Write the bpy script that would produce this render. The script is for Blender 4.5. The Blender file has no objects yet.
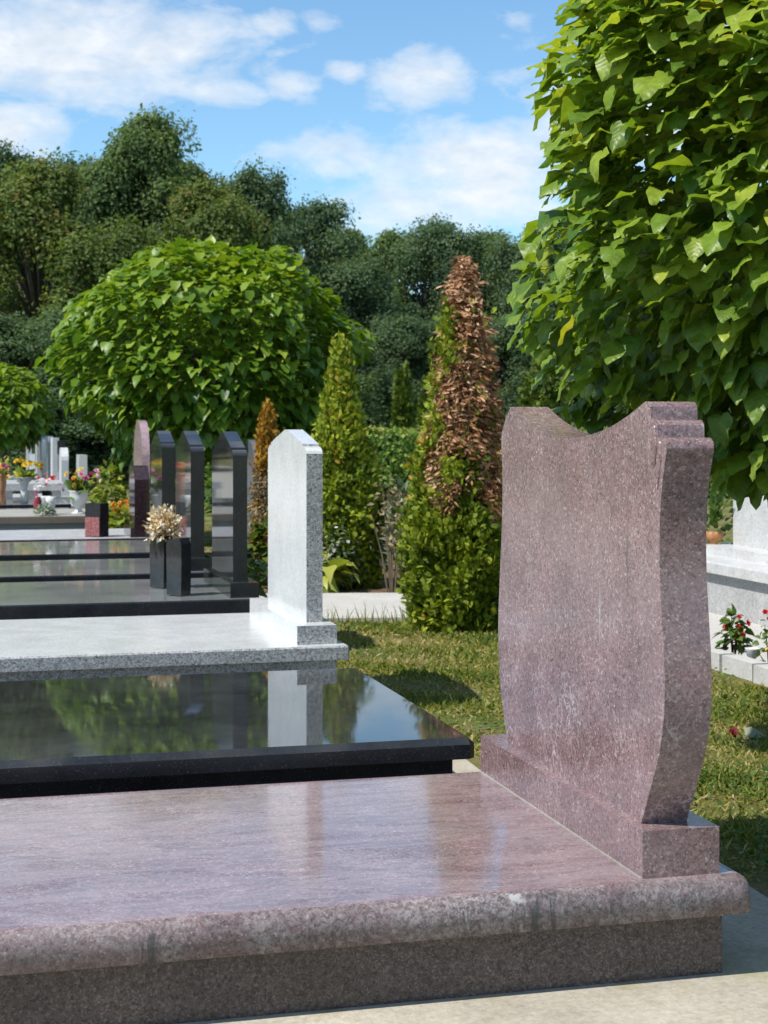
import bpy, bmesh, math, random
import numpy as np
from mathutils import Vector, Matrix
R = math.radians
sc = bpy.context.scene
C = sc.collection
rng = np.random.default_rng(7)
random.seed(7)
UP = np.array([0., 0., 1.])

# ------------------------------------------------------------------ object helpers
def tag(o, label=None, cat=None, group=None, kind=None):
    if label: o['label'] = label
    if cat: o['category'] = cat
    if group: o['group'] = group
    if kind: o['kind'] = kind
    return o

def empty(name, loc=(0, 0, 0), rz=0.0):
    o = bpy.data.objects.new(name, None)
    o.empty_display_size = 0.1
    C.objects.link(o)
    o.location = loc
    o.rotation_euler = (0, 0, rz)
    return o

def link(name, me, mats, parent=None, smooth=None):
    o = bpy.data.objects.new(name, me)
    for m in (mats if isinstance(mats, (list, tuple)) else [mats]):
        me.materials.append(m)
    C.objects.link(o)
    if parent: o.parent = parent
    if smooth is not None:
        me.polygons.foreach_set('use_smooth', [smooth] * len(me.polygons))
    return o

def from_bm(name, bm, mats, parent=None, smooth=None):
    me = bpy.data.meshes.new(name)
    bmesh.ops.recalc_face_normals(bm, faces=bm.faces)
    bm.to_mesh(me); bm.free()
    return link(name, me, mats, parent, smooth)

def copy_tree(o, parent=None):
    c = o.copy(); C.objects.link(c)
    if parent: c.parent = parent
    for ch in [x for x in bpy.data.objects if x.parent == o and x != c]:
        copy_tree(ch, c)
    return c

def bevel(bm, w, seg=2, edges=None, angle=25):
    if edges is None:
        edges = [e for e in bm.edges if len(e.link_faces) == 2 and e.calc_face_angle(0) > R(angle)]
    bmesh.ops.bevel(bm, geom=edges, offset=w, offset_type='OFFSET', segments=seg, profile=0.5,
                    affect='EDGES', clamp_overlap=True)

def box_bm(x0, x1, y0, y1, z0, z1, bm=None):
    bm = bm or bmesh.new()
    v = [bm.verts.new((x, y, z)) for z in (z0, z1) for y in (y0, y1) for x in (x0, x1)]
    for f in ((0, 2, 3, 1), (4, 5, 7, 6), (0, 1, 5, 4), (2, 6, 7, 3), (0, 4, 6, 2), (1, 3, 7, 5)):
        bm.faces.new([v[i] for i in f])
    return bm

def prism_bm(pts, x0, x1, bm=None):
    """outline in (y, z), extruded from x0 to x1"""
    bm = bm or bmesh.new()
    a = [bm.verts.new((x0, y, z)) for y, z in pts]
    b = [bm.verts.new((x1, y, z)) for y, z in pts]
    bm.faces.new(a); bm.faces.new(b[::-1])
    n = len(pts)
    for i in range(n):
        j = (i + 1) % n
        bm.faces.new((a[j], a[i], b[i], b[j]))
    return bm

def lathe_bm(profile, n=20, center=(0, 0, 0), bm=None):
    bm = bm or bmesh.new()
    rings = []
    for r, z in profile:
        rings.append([bm.verts.new((center[0] + r * math.cos(2 * math.pi * k / n), center[1] + r * math.sin(2 * math.pi * k / n), center[2] + z)) for k in range(n)])
    for a, b in zip(rings, rings[1:]):
        for k in range(n):
            bm.faces.new((a[k], a[(k + 1) % n], b[(k + 1) % n], b[k]))
    bm.faces.new(rings[0][::-1]); bm.faces.new(rings[-1])
    return bm

def tube_bm(pts, radii, n=8, bm=None):
    bm = bm or bmesh.new()
    pts = [Vector(p) for p in pts]
    rings = []
    for i, p in enumerate(pts):
        d = (pts[min(i + 1, len(pts) - 1)] - pts[max(i - 1, 0)]).normalized()
        a = d.cross(Vector((0.31, 0.77, 0.2))).normalized(); b = d.cross(a)
        rings.append([bm.verts.new(p + (a * math.cos(2 * math.pi * k / n) + b * math.sin(2 * math.pi * k / n)) * radii[i]) for k in range(n)])
    for a, b in zip(rings, rings[1:]):
        for k in range(n):
            bm.faces.new((a[k], a[(k + 1) % n], b[(k + 1) % n], b[k]))
    bm.faces.new(rings[0][::-1]); bm.faces.new(rings[-1])
    return bm

def np_mesh(name, V, faces_by_size, tint=None, local=None):
    """V (N,3); faces_by_size list of (M,k) int arrays"""
    me = bpy.data.meshes.new(name)
    me.vertices.add(len(V)); me.vertices.foreach_set('co', np.ascontiguousarray(V, dtype=np.float32).ravel())
    loops = np.concatenate([f.ravel() for f in faces_by_size]).astype(np.int32)
    tot = np.concatenate([np.full(len(f), f.shape[1], np.int32) for f in faces_by_size])
    start = np.concatenate([[0], np.cumsum(tot)[:-1]]).astype(np.int32)
    me.loops.add(len(loops)); me.loops.foreach_set('vertex_index', loops)
    me.polygons.add(len(tot)); me.polygons.foreach_set('loop_start', start)
    try: me.polygons.foreach_set('loop_total', tot)
    except Exception: pass
    if tint is not None:
        at = me.attributes.new('tint', 'FLOAT', 'POINT')
        at.data.foreach_set('value', np.ascontiguousarray(tint, dtype=np.float32))
    if local is not None:
        at = me.attributes.new('leaf_xy', 'FLOAT_VECTOR', 'POINT')
        at.data.foreach_set('vector', np.ascontiguousarray(local, dtype=np.float32).ravel())
    me.update(calc_edges=True)
    return me

def norm(a): return a / np.maximum(np.linalg.norm(a, axis=-1, keepdims=True), 1e-9)

def scatter(name, template, pos, tip, nor, scale, tint, smooth=True):
    """instances of a leaf template (x = towards the tip, z = normal) joined in ONE mesh"""
    TV, TF = template
    t = norm(tip); n = nor - t * np.sum(nor * t, -1, keepdims=True); n = norm(n)
    b = np.cross(n, t)
    M = np.stack([t, b, n], -1)                       # N,3,3
    scale = np.asarray(scale)
    if scale.ndim == 1: scale = np.stack([scale] * 3, -1)
    L = TV[None] * scale[:, None, :]
    V = np.einsum('nij,nkj->nki', M, L) + pos[:, None, :]
    k = len(TV); N = len(pos)
    off = (np.arange(N) * k)[:, None, None]
    faces = [(np.asarray(f)[None] + off).reshape(-1, np.asarray(f).shape[1]) for f in TF]
    return np_mesh(name, V.reshape(-1, 3), faces, np.repeat(tint, k))

def rdir(n):
    return norm(rng.normal(size=(n, 3)))

# ------------------------------------------------------------------ material helpers
def newmat(name):
    m = bpy.data.materials.new(name); m.use_nodes = True
    nt = m.node_tree
    return m, nt, nt.nodes['Principled BSDF'], nt.nodes['Material Output']

def N(nt, kind, **kw):
    n = nt.nodes.new(kind)
    for k, v in kw.items():
        if k in n.inputs: n.inputs[k].default_value = v
        else: setattr(n, k, v)
    return n

def ramp(nt, fac, stops, interp='LINEAR'):
    r = nt.nodes.new('ShaderNodeValToRGB'); r.color_ramp.interpolation = interp
    e = r.color_ramp.elements
    while len(e) < len(stops): e.new(0.5)
    for i, (p, c) in enumerate(stops):
        e[i].position = p
        e[i].color = (c, c, c, 1) if isinstance(c, (int, float)) else (*c, 1)
    nt.links.new(fac, r.inputs[0])
    return r.outputs[0]

def mix(nt, fac, a, b, mode='MIX'):
    m = nt.nodes.new('ShaderNodeMix'); m.data_type = 'RGBA'; m.blend_type = mode
    for sock, v in ((m.inputs[0], fac), (m.inputs[6], a), (m.inputs[7], b)):
        if hasattr(v, 'is_linked'): nt.links.new(v, sock)
        elif isinstance(v, (int, float)): sock.default_value = v
        else: sock.default_value = (*v, 1)
    return m.outputs[2]

def math_(nt, op, a, b=0.0, clamp=False):
    m = nt.nodes.new('ShaderNodeMath'); m.operation = op; m.use_clamp = clamp
    for i, v in enumerate((a, b)):
        if hasattr(v, 'is_linked'): nt.links.new(v, m.inputs[i])
        else: m.inputs[i].default_value = v
    return m.outputs[0]

def coords(nt, scale=(1, 1, 1), rot=(0, 0, 0)):
    tc = nt.nodes.new('ShaderNodeTexCoord'); mp = nt.nodes.new('ShaderNodeMapping')
    mp.inputs['Scale'].default_value = scale; mp.inputs['Rotation'].default_value = rot
    nt.links.new(tc.outputs['Object'], mp.inputs[0])
    return mp.outputs[0]

def noise(nt, vec, scale, detail=4, rough=0.55, dist=0.0):
    n = N(nt, 'ShaderNodeTexNoise'); n.inputs['Scale'].default_value = scale
    n.inputs['Detail'].default_value = detail; n.inputs['Roughness'].default_value = rough
    n.inputs['Distortion'].default_value = dist
    nt.links.new(vec, n.inputs['Vector'])
    return n.outputs['Fac']

def voro(nt, vec, scale, feature='F1', out='Color'):
    v = N(nt, 'ShaderNodeTexVoronoi'); v.feature = feature; v.inputs['Scale'].default_value = scale
    nt.links.new(vec, v.inputs['Vector'])
    return v.outputs[out]

def bump(nt, bsdf, h, strength, dist=0.01):
    b = N(nt, 'ShaderNodeBump'); b.inputs['Strength'].default_value = strength; b.inputs['Distance'].default_value = dist
    nt.links.new(h, b.inputs['Height']); nt.links.new(b.outputs[0], bsdf.inputs['Normal'])

def grains(nt, vec, scale):
    sep = N(nt, 'ShaderNodeSeparateColor'); nt.links.new(voro(nt, vec, scale), sep.inputs[0])
    return sep.outputs[0]

def speckled(name, stops, scale=170, mottle=(0.8, 1.15), rough=0.15, spec=0.5, rbump=0.0, fine=None, mottle_scale=6):
    """granite: random grain colours, mottled by a wider noise"""
    m, nt, b, o = newmat(name)
    v = coords(nt)
    c = ramp(nt, grains(nt, v, scale), stops, 'CONSTANT')
    c2 = ramp(nt, grains(nt, v, scale * 0.45), stops, 'CONSTANT')
    c = mix(nt, 0.35, c, c2)
    mo = ramp(nt, noise(nt, v, mottle_scale, 5), [(0.3, mottle[0]), (0.7, mottle[1])])
    c = mix(nt, 1.0, c, mo, 'MULTIPLY')
    nt.links.new(c, b.inputs['Base Color'])
    rr = ramp(nt, noise(nt, v, 5, 5), [(0.3, rough * 0.8), (0.7, rough * 1.25)])
    nt.links.new(rr, b.inputs['Roughness'])
    b.inputs['Specular IOR Level'].default_value = spec
    if rbump: bump(nt, b, noise(nt, v, scale * 0.7, 3), rbump, 0.004)
    return m

def plain(name, col, rough=0.5, var=0.25, scale=12, spec=0.5, metal=0.0, bmp=0.0):
    m, nt, b, o = newmat(name)
    v = coords(nt)
    k = ramp(nt, noise(nt, v, scale, 5), [(0.25, 1 - var), (0.75, 1 + var)])
    nt.links.new(mix(nt, 1.0, col, k, 'MULTIPLY'), b.inputs['Base Color'])
    b.inputs['Roughness'].default_value = rough; b.inputs['Specular IOR Level'].default_value = spec
    b.inputs['Metallic'].default_value = metal
    if bmp: bump(nt, b, noise(nt, v, scale * 4, 4), bmp, 0.01)
    return m

def leafmat(name, stops, rough=0.45, trans=0.3, spec=0.35, tcol=None, veins=False):
    m, nt, b, o = newmat(name)
    at = N(nt, 'ShaderNodeAttribute'); at.attribute_name = 'tint'
    c = ramp(nt, at.outputs['Fac'], stops)
    if veins:   # pale midrib and side veins, blistered blade between them
        lv = N(nt, 'ShaderNodeAttribute'); lv.attribute_name = 'leaf_xy'
        sp_ = N(nt, 'ShaderNodeSeparateXYZ'); nt.links.new(lv.outputs['Vector'], sp_.inputs[0])
        ay = math_(nt, 'ABSOLUTE', sp_.outputs[1])
        mid = ramp(nt, ay, [(0.0, 1.0), (0.028, 0.0)])
        ph = math_(nt, 'MULTIPLY', math_(nt, 'SUBTRACT', sp_.outputs[0], math_(nt, 'MULTIPLY', ay, 0.85)), 34.0)
        sv = math_(nt, 'SINE', ph)
        side = ramp(nt, sv, [(0.86, 0.0), (0.99, 0.7)])
        vv = math_(nt, 'MAXIMUM', mid, side)
        c = mix(nt, math_(nt, 'MULTIPLY', vv, 0.20), c, (0.30, 0.36, 0.10))
        tc = N(nt, 'ShaderNodeTexCoord')
        k = ramp(nt, noise(nt, tc.outputs['Object'], 26, 4, 0.6), [(0.3, 0.72), (0.7, 1.22)])
        c = mix(nt, 1.0, c, k, 'MULTIPLY')
        hgt_ = math_(nt, 'ADD', math_(nt, 'MULTIPLY', sv, -0.5), noise(nt, tc.outputs['Object'], 60, 3, 0.6))
        bump(nt, b, hgt_, 0.16, 0.005)
    nt.links.new(c, b.inputs['Base Color'])
    b.inputs['Roughness'].default_value = rough; b.inputs['Specular IOR Level'].default_value = spec
    if trans > 0:
        t = N(nt, 'ShaderNodeBsdfTranslucent')
        tc = mix(nt, 1.0, c, tcol or (1.3, 1.35, 0.55), 'MULTIPLY')
        nt.links.new(tc, t.inputs[0])
        ms = N(nt, 'ShaderNodeMixShader'); ms.inputs[0].default_value = trans
        nt.links.new(b.outputs[0], ms.inputs[1]); nt.links.new(t.outputs[0], ms.inputs[2])
        nt.links.new(ms.outputs[0], o.inputs[0])
    return m

# ---- stone
def burgundy(name, kind):
    m, nt, b, o = newmat(name)
    v = coords(nt)
    base = [(0.0, (0.05, 0.034, 0.034)), (0.12, (0.145, 0.082, 0.082)), (0.42, (0.20, 0.117, 0.116)), (0.68, (0.24, 0.147, 0.145)), (0.88, (0.30, 0.218, 0.212)), (0.97, (0.46, 0.385, 0.375))]
    c = mix(nt, 0.4, ramp(nt, grains(nt, v, 230), base, 'CONSTANT'), ramp(nt, grains(nt, v, 105), base, 'CONSTANT'))
    c = mix(nt, 1.0, c, ramp(nt, noise(nt, v, 5, 6, 0.65), [(0.3, 0.74), (0.5, 1.0), (0.72, 1.28)]), 'MULTIPLY')
    big = ramp(nt, noise(nt, v, 2.3, 5, 0.6, 0.5), [(0.38, 0.0), (0.66, 0.22)])
    c = mix(nt, big, c, (0.33, 0.25, 0.25))
    if kind == 'slab':
        vs = coords(nt, (0.6, 2.6, 2.6), (0, 0, R(-24)))
        band = noise(nt, vs, 3.2, 6, 0.6, 0.6)
        c = mix(nt, ramp(nt, band, [(0.36, 0.0), (0.5, 0.7), (0.58, 0.1), (0.72, 0.9)]), c, mix(nt, 0.6, c, (0.375, 0.31, 0.315)))
        c = mix(nt, ramp(nt, noise(nt, vs, 9, 5, 0.6, 0.3), [(0.52, 0.0), (0.68, 0.65)]), c, (0.17, 0.14, 0.155))
    # fine pale threads and flaws in the stone
    nz = N(nt, 'ShaderNodeTexNoise'); nz.inputs['Scale'].default_value = 9; nz.inputs['Detail'].default_value = 4
    nt.links.new(v, nz.inputs['Vector'])
    add = N(nt, 'ShaderNodeVectorMath'); add.operation = 'MULTIPLY_ADD'
    nt.links.new(nz.outputs['Color'], add.inputs[0]); add.inputs[1].default_value = (0.22, 0.22, 0.22); nt.links.new(v, add.inputs[2])
    e = voro(nt, add.outputs[0], 21, 'DISTANCE_TO_EDGE', 'Distance')
    th = ramp(nt, e, [(0.0, 1.0), (0.03, 0.55), (0.095, 0.0)])
    msk = ramp(nt, noise(nt, v, 6.5, 4, 0.6), [(0.44, 0.0), (0.62, 1.0)])
    sx = N(nt, 'ShaderNodeSeparateXYZ'); nt.links.new(v, sx.inputs[0])
    if kind == 'stone':
        zz = ramp(nt, sx.outputs[2], [(0.15, 1.0), (0.55, 0.95), (0.78, 0.25), (1.0, 0.18)])
        th = math_(nt, 'MULTIPLY', math_(nt, 'MULTIPLY', th, msk), zz)
        c = mix(nt, math_(nt, 'MULTIPLY', th, 0.9), c, (0.56, 0.48, 0.48))
        # run-off streaks below the dip of the top edge
        vw = coords(nt, (26, 26, 1.3))
        st = ramp(nt, noise(nt, vw, 1.0, 4, 0.6), [(0.6, 0.0), (0.7, 1.0)])
        stz = ramp(nt, sx.outputs[2], [(0.55, 0.0), (0.9, 1.0)])
        c = mix(nt, math_(nt, 'MULTIPLY', math_(nt, 'MULTIPLY', math_(nt, 'MULTIPLY', st, stz), ramp(nt, noise(nt, v, 4.3, 3), [(0.5, 0.0), (0.62, 1.0)])), 0.5), c, (0.46, 0.43, 0.42))
        st2 = ramp(nt, noise(nt, coords(nt, (34, 34, 2.2)), 1.0, 3, 0.6), [(0.66, 0.0), (0.72, 1.0)])
        c = mix(nt, math_(nt, 'MULTIPLY', math_(nt, 'MULTIPLY', math_(nt, 'MULTIPLY', st2, stz), ramp(nt, noise(nt, v, 5.3, 3), [(0.52, 0.0), (0.64, 1.0)])), 0.7), c, (0.07, 0.06, 0.06))
    else:
        c = mix(nt, math_(nt, 'MULTIPLY', math_(nt, 'MULTIPLY', th, msk), 0.22), c, (0.55, 0.48, 0.48))
    c = mix(nt, 0.06, c, (0.185, 0.168, 0.16))
    rough = 0.095 if kind == 'slab' else (0.2 if kind in ('stone', 'base') else 0.4)
    if kind == 'edge':
        # weathered nosing: grey bloom with dark vertical stains
        vw = coords(nt, (30, 30, 5))
        g = ramp(nt, noise(nt, coords(nt, (2.2, 2.2, 2.2)), 1.6, 5, 0.65), [(0.36, 0.0), (0.64, 0.5)])
        g2 = math_(nt, 'MULTIPLY', g, ramp(nt, noise(nt, v, 75, 5, 0.75), [(0.44, 0.05), (0.56, 1.0)]))
        c = mix(nt, 1.0, c, (0.74, 0.78, 0.78), 'MULTIPLY')
        c = mix(nt, g2, c, (0.46, 0.44, 0.43))
        d = ramp(nt, noise(nt, coords(nt, (42, 42, 26)), 1.5, 7, 0.8, 1.6), [(0.50, 0.0), (0.57, 1.0)])
        d = math_(nt, 'MULTIPLY', d, ramp(nt, noise(nt, coords(nt, (3, 3, 3)), 1.0, 3), [(0.38, 0.2), (0.62, 0.75)]))
        c = mix(nt, d, c, (0.05, 0.045, 0.045))
        d2 = ramp(nt, noise(nt, coords(nt, (9, 9, 0.8)), 1.0, 5, 0.7, 0.3), [(0.645, 0.0), (0.675, 1.0)])
        c = mix(nt, math_(nt, 'MULTIPLY', d2, 0.8), c, (0.05, 0.05, 0.048))
        d3 = ramp(nt, noise(nt, coords(nt, (7, 7, 0.9), (0, 0, 0.4)), 1.0, 5, 0.7, 0.3), [(0.64, 0.0), (0.67, 1.0)])
        c = mix(nt, math_(nt, 'MULTIPLY', d3, 0.7), c, (0.46, 0.46, 0.44))
        rough = 0.5
        bump(nt, b, noise(nt, v, 110, 4), 0.25, 0.004)
    nt.links.new(c, b.inputs['Base Color'])
    rr = ramp(nt, noise(nt, v, 7, 6, 0.65), [(0.3, rough * 0.75), (0.72, rough * 1.35)])
    nt.links.new(rr, b.inputs['Roughness'])
    return m

M = {}
M['burg_stone'] = burgundy('burgundy_granite', 'stone')
M['burg_base'] = burgundy('burgundy_base_granite', 'base')
M['burg_slab'] = burgundy('burgundy_slab_granite', 'slab')
M['burg_edge'] = burgundy('weathered_burgundy_granite', 'edge')
M['burg_plinth'] = speckled('brown_granite', [(0, (0.035, 0.025, 0.022)), (0.3, (0.085, 0.058, 0.050)), (0.65, (0.122, 0.086, 0.074)), (0.9, (0.19, 0.148, 0.13))], 240, (0.65, 1.2), 0.38, mottle_scale=4)
def black_granite(name, col=(0.008, 0.009, 0.011), rough=0.03, d0=0.015, d1=0.11):
    m, nt, b, o = newmat(name)
    v = coords(nt)
    g = ramp(nt, grains(nt, v, 260), [(0, col), (0.9, tuple(x * 2 for x in col)), (0.98, tuple(x * 4 for x in col))], 'CONSTANT')
    dust_sheen = ramp(nt, noise(nt, v, 2.4, 8, 0.7), [(0.35, d0), (0.75, d1)])  # pale mix over the black: dust, and painted sky sheen on the far slabs
    c = mix(nt, dust_sheen, g, (0.40, 0.41, 0.40))
    nt.links.new(c, b.inputs['Base Color'])
    rr = ramp(nt, noise(nt, v, 3, 7, 0.7), [(0.35, rough * 0.6), (0.7, rough * 2.4)])
    nt.links.new(rr, b.inputs['Roughness'])
    bump(nt, b, noise(nt, v, 3.5, 2), 0.012, 0.01)
    return m
M['black'] = black_granite('polished_black_granite')
M['black_side'] = black_granite('honed_black_granite', (0.010, 0.011, 0.014), 0.14, 0.0, 0.03)
M['black_sheen'] = black_granite('sheen_black_granite', (0.012, 0.013, 0.015), 0.05, 0.42, 0.70)  # pale sky sheen of the far slabs mixed into the base colour
whites = [(0, (0.34, 0.34, 0.34)), (0.06, (0.50, 0.50, 0.495)), (0.3, (0.585, 0.585, 0.575)), (0.7, (0.63, 0.63, 0.62))]
M['white'] = speckled('white_granite', whites, 260, (0.93, 1.05), 0.2)
M['white_rough'] = speckled('sawn_white_granite', [(0, (0.08, 0.08, 0.085)), (0.12, (0.20, 0.20, 0.205)), (0.4, (0.34, 0.34, 0.34)), (0.75, (0.46, 0.46, 0.45))], 190, (0.85, 1.1), 0.55, rbump=0.3)
M['tomb_white'] = speckled('pale_granite', [(0, (0.36, 0.36, 0.36)), (0.15, (0.48, 0.48, 0.475)), (0.5, (0.55, 0.55, 0.54))], 120, (0.9, 1.08), 0.4)
M['tomb_grey'] = speckled('grey_granite', [(0, (0.24, 0.24, 0.245)), (0.2, (0.36, 0.36, 0.36)), (0.6, (0.44, 0.44, 0.43))], 110, (0.88, 1.1), 0.5)
M['maroon'] = speckled('maroon_granite', [(0, (0.022, 0.014, 0.016)), (0.5, (0.04, 0.022, 0.026)), (0.9, (0.09, 0.055, 0.06))], 180, (0.8, 1.2), 0.06)
M['pink'] = speckled('pink_granite', [(0, (0.24, 0.15, 0.16)), (0.4, (0.36, 0.25, 0.26)), (0.85, (0.48, 0.38, 0.39))], 150, (0.85, 1.1), 0.15)
M['redstone'] = speckled('red_granite', [(0, (0.20, 0.06, 0.06)), (0.5, (0.30, 0.10, 0.10)), (0.9, (0.42, 0.22, 0.21))], 120, (0.85, 1.1), 0.2)
M['greystone'] = speckled('dark_grey_granite', [(0, (0.10, 0.11, 0.12)), (0.5, (0.16, 0.17, 0.18)), (0.9, (0.22, 0.23, 0.24))], 180, (0.85, 1.1), 0.2)

def concrete(name, col, dark, rough=0.85, sc_=2.0, moss=0.0):
    m, nt, b, o = newmat(name)
    v = coords(nt)
    c = mix(nt, ramp(nt, noise(nt, v, sc_, 8, 0.65), [(0.3, 0.0), (0.7, 1.0)]), col, dark)
    c = mix(nt, 1.0, c, ramp(nt, noise(nt, v, 60, 4, 0.7), [(0.3, 0.78), (0.7, 1.12)]), 'MULTIPLY')
    c = mix(nt, ramp(nt, grains(nt, v, 70), [(0.0, 0.28), (0.025, 0.0)], 'CONSTANT'), c, (0.22, 0.20, 0.17))
    if moss:
        c = mix(nt, ramp(nt, noise(nt, v, 3.3, 7, 0.7), [(0.52, 0.0), (0.68, moss)]), c, (0.26, 0.25, 0.12))
        c = mix(nt, ramp(nt, noise(nt, v, 7.3, 6, 0.7), [(0.56, 0.0), (0.72, moss)]), c, (0.28, 0.21, 0.13))
    nt.links.new(c, b.inputs['Base Color']); b.inputs['Roughness'].default_value = rough
    b.inputs['Specular IOR Level'].default_value = 0.25
    bump(nt, b, noise(nt, v, 45, 6, 0.7), 0.5, 0.006)
    return m
M['concrete'] = concrete('concrete', (0.50, 0.45, 0.365), (0.35, 0.315, 0.25), moss=0.6)
M['path'] = concrete('pale_concrete', (0.52, 0.50, 0.46), (0.43, 0.41, 0.37), sc_=3)
M['concrete_old'] = concrete('grey_concrete', (0.36, 0.35, 0.32), (0.27, 0.26, 0.23))
M['brown_edge'] = concrete('brown_stone_edge', (0.20, 0.16, 0.12), (0.12, 0.10, 0.08))
M['pave'] = concrete('white_paving', (0.52, 0.50, 0.47), (0.44, 0.42, 0.39), sc_=1.4)

def ground_mat():
    m, nt, b, o = newmat('lawn_soil')
    v = coords(nt)
    n1 = noise(nt, v, 1.1, 7, 0.65)
    c = ramp(nt, n1, [(0.30, (0.070, 0.105, 0.022)), (0.46, (0.12, 0.14, 0.036)), (0.58, (0.22, 0.18, 0.08)), (0.75, (0.28, 0.215, 0.125))])
    c = mix(nt, 1.0, c, ramp(nt, noise(nt, v, 38, 5, 0.7), [(0.3, 0.6), (0.7, 1.25)]), 'MULTIPLY')
    nt.links.new(c, b.inputs['Base Color']); b.inputs['Roughness'].default_value = 0.95
    b.inputs['Specular IOR Level'].default_value = 0.1
    bump(nt, b, noise(nt, v, 30, 6, 0.7), 0.8, 0.03)
    return m
M['ground'] = ground_mat()
M['grass'] = leafmat('grass_blades', [(0.0, (0.07, 0.125, 0.018)), (0.4, (0.185, 0.215, 0.038)), (0.65, (0.29, 0.265, 0.065)), (0.82, (0.38, 0.31, 0.12)), (1.0, (0.48, 0.38, 0.20))], 0.6, 0.35, 0.2)
M['soil'] = plain('bare_soil', (0.13, 0.085, 0.052), 0.95, 0.4, 18, 0.1, bmp=0.7)

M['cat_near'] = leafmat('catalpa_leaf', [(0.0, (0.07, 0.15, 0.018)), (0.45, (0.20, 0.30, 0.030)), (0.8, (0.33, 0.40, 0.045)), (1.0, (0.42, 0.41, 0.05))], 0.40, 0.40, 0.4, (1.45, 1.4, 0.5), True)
M['cat_far'] = leafmat('catalpa_crown_leaf', [(0.0, (0.045, 0.115, 0.012)), (0.5, (0.145, 0.245, 0.02)), (1.0, (0.29, 0.36, 0.034))], 0.42, 0.34, 0.4)
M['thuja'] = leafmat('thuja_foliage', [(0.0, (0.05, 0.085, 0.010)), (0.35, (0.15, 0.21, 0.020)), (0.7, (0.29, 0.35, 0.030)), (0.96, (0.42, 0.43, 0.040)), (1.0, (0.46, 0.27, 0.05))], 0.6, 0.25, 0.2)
M['thuja_dead'] = leafmat('dead_thuja_foliage', [(0.0, (0.16, 0.07, 0.032)), (0.5, (0.40, 0.195, 0.095)), (1.0, (0.62, 0.40, 0.24))], 0.7, 0.15, 0.15, (1.1, 1.0, 0.8))
M['thuja_orange'] = leafmat('golden_thuja_foliage', [(0.0, (0.22, 0.095, 0.015)), (0.5, (0.36, 0.18, 0.02)), (1.0, (0.46, 0.28, 0.04))], 0.6, 0.25, 0.2, (1.2, 1.1, 0.7))
M['forest'] = leafmat('oak_foliage', [(0.0, (0.060, 0.100, 0.042)), (0.5, (0.125, 0.185, 0.070)), (0.85, (0.19, 0.25, 0.085)), (1.0, (0.25, 0.28, 0.10))], 0.65, 0.36, 0.12)
M['forest_dark'] = leafmat('dark_oak_foliage', [(0.0, (0.055, 0.095, 0.052)), (0.6, (0.112, 0.172, 0.085)), (1.0, (0.18, 0.24, 0.115))], 0.65, 0.36, 0.12)
M['forest_olive'] = leafmat('olive_foliage', [(0.0, (0.065, 0.100, 0.034)), (0.5, (0.14, 0.19, 0.054)), (0.82, (0.21, 0.225, 0.062)), (0.95, (0.16, 0.10, 0.035)), (1.0, (0.20, 0.085, 0.04))], 0.65, 0.36, 0.12)
M['hedge'] = leafmat('hedge_foliage', [(0.0, (0.10, 0.17, 0.032)), (0.6, (0.20, 0.31, 0.06)), (0.92, (0.30, 0.38, 0.08)), (1.0, (0.34, 0.29, 0.10))], 0.7, 0.2, 0.12)
M['conifer'] = leafmat('conifer_foliage', [(0.0, (0.035, 0.075, 0.012)), (0.6, (0.085, 0.135, 0.02)), (1.0, (0.15, 0.19, 0.03))], 0.6, 0.2, 0.2)
M['plant'] = leafmat('garden_leaf', [(0.0, (0.045, 0.095, 0.018)), (0.6, (0.10, 0.17, 0.03)), (1.0, (0.19, 0.23, 0.04))], 0.45, 0.3, 0.35)
M['plant_yellow'] = leafmat('yellow_green_leaf', [(0.0, (0.16, 0.22, 0.03)), (0.5, (0.30, 0.34, 0.05)), (1.0, (0.48, 0.46, 0.10))], 0.4, 0.35, 0.35)
M['plant_red'] = leafmat('red_green_leaf', [(0.0, (0.05, 0.10, 0.015)), (0.6, (0.14, 0.18, 0.03)), (0.85, (0.30, 0.12, 0.03)), (1.0, (0.45, 0.09, 0.04))], 0.5, 0.3, 0.3)
M['plant_grey'] = leafmat('grey_green_leaf', [(0.0, (0.09, 0.13, 0.075)), (0.6, (0.17, 0.22, 0.14)), (1.0, (0.34, 0.36, 0.26))], 0.6, 0.25, 0.2)
M['reed'] = leafmat('dry_stalk', [(0.0, (0.13, 0.09, 0.05)), (0.6, (0.26, 0.20, 0.12)), (1.0, (0.38, 0.32, 0.20))], 0.8, 0.1, 0.1)
M['dried'] = leafmat('dried_flower', [(0.0, (0.50, 0.26, 0.07)), (0.4, (0.64, 0.43, 0.17)), (0.7, (0.74, 0.60, 0.36)), (1.0, (0.84, 0.78, 0.64))], 0.7, 0.25, 0.2, (1, 1, 0.9))
def petal(name, stops): return leafmat(name, stops, 0.55, 0.25, 0.2, (1.1, 1.0, 0.9))
M['mixed'] = None
M['bark'] = plain('bark', (0.10, 0.082, 0.062), 0.9, 0.45, 9, 0.15, bmp=0.9)
M['ceramic'] = plain('white_ceramic', (0.62, 0.61, 0.59), 0.35, 0.08, 9)
M['copper'] = plain('copper', (0.56, 0.27, 0.15), 0.35, 0.25, 9, metal=0.6)
M['terracotta'] = plain('terracotta', (0.48, 0.22, 0.09), 0.7, 0.2, 12)
M['white_kerb'] = concrete('white_kerb_stone', (0.56, 0.55, 0.53), (0.43, 0.42, 0.40), sc_=5)

# ------------------------------------------------------------------ the setting
GX, GY = 320, 420
bm = bmesh.new()
for a in [(-GX, -60), (GX, -60), (GX, GY), (-GX, GY)]: bm.verts.new((a[0], a[1], 0))
bm.verts.ensure_lookup_table(); bm.faces.new(bm.verts)
tag(from_bm('ground', bm, M['ground']), kind='structure')

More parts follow.
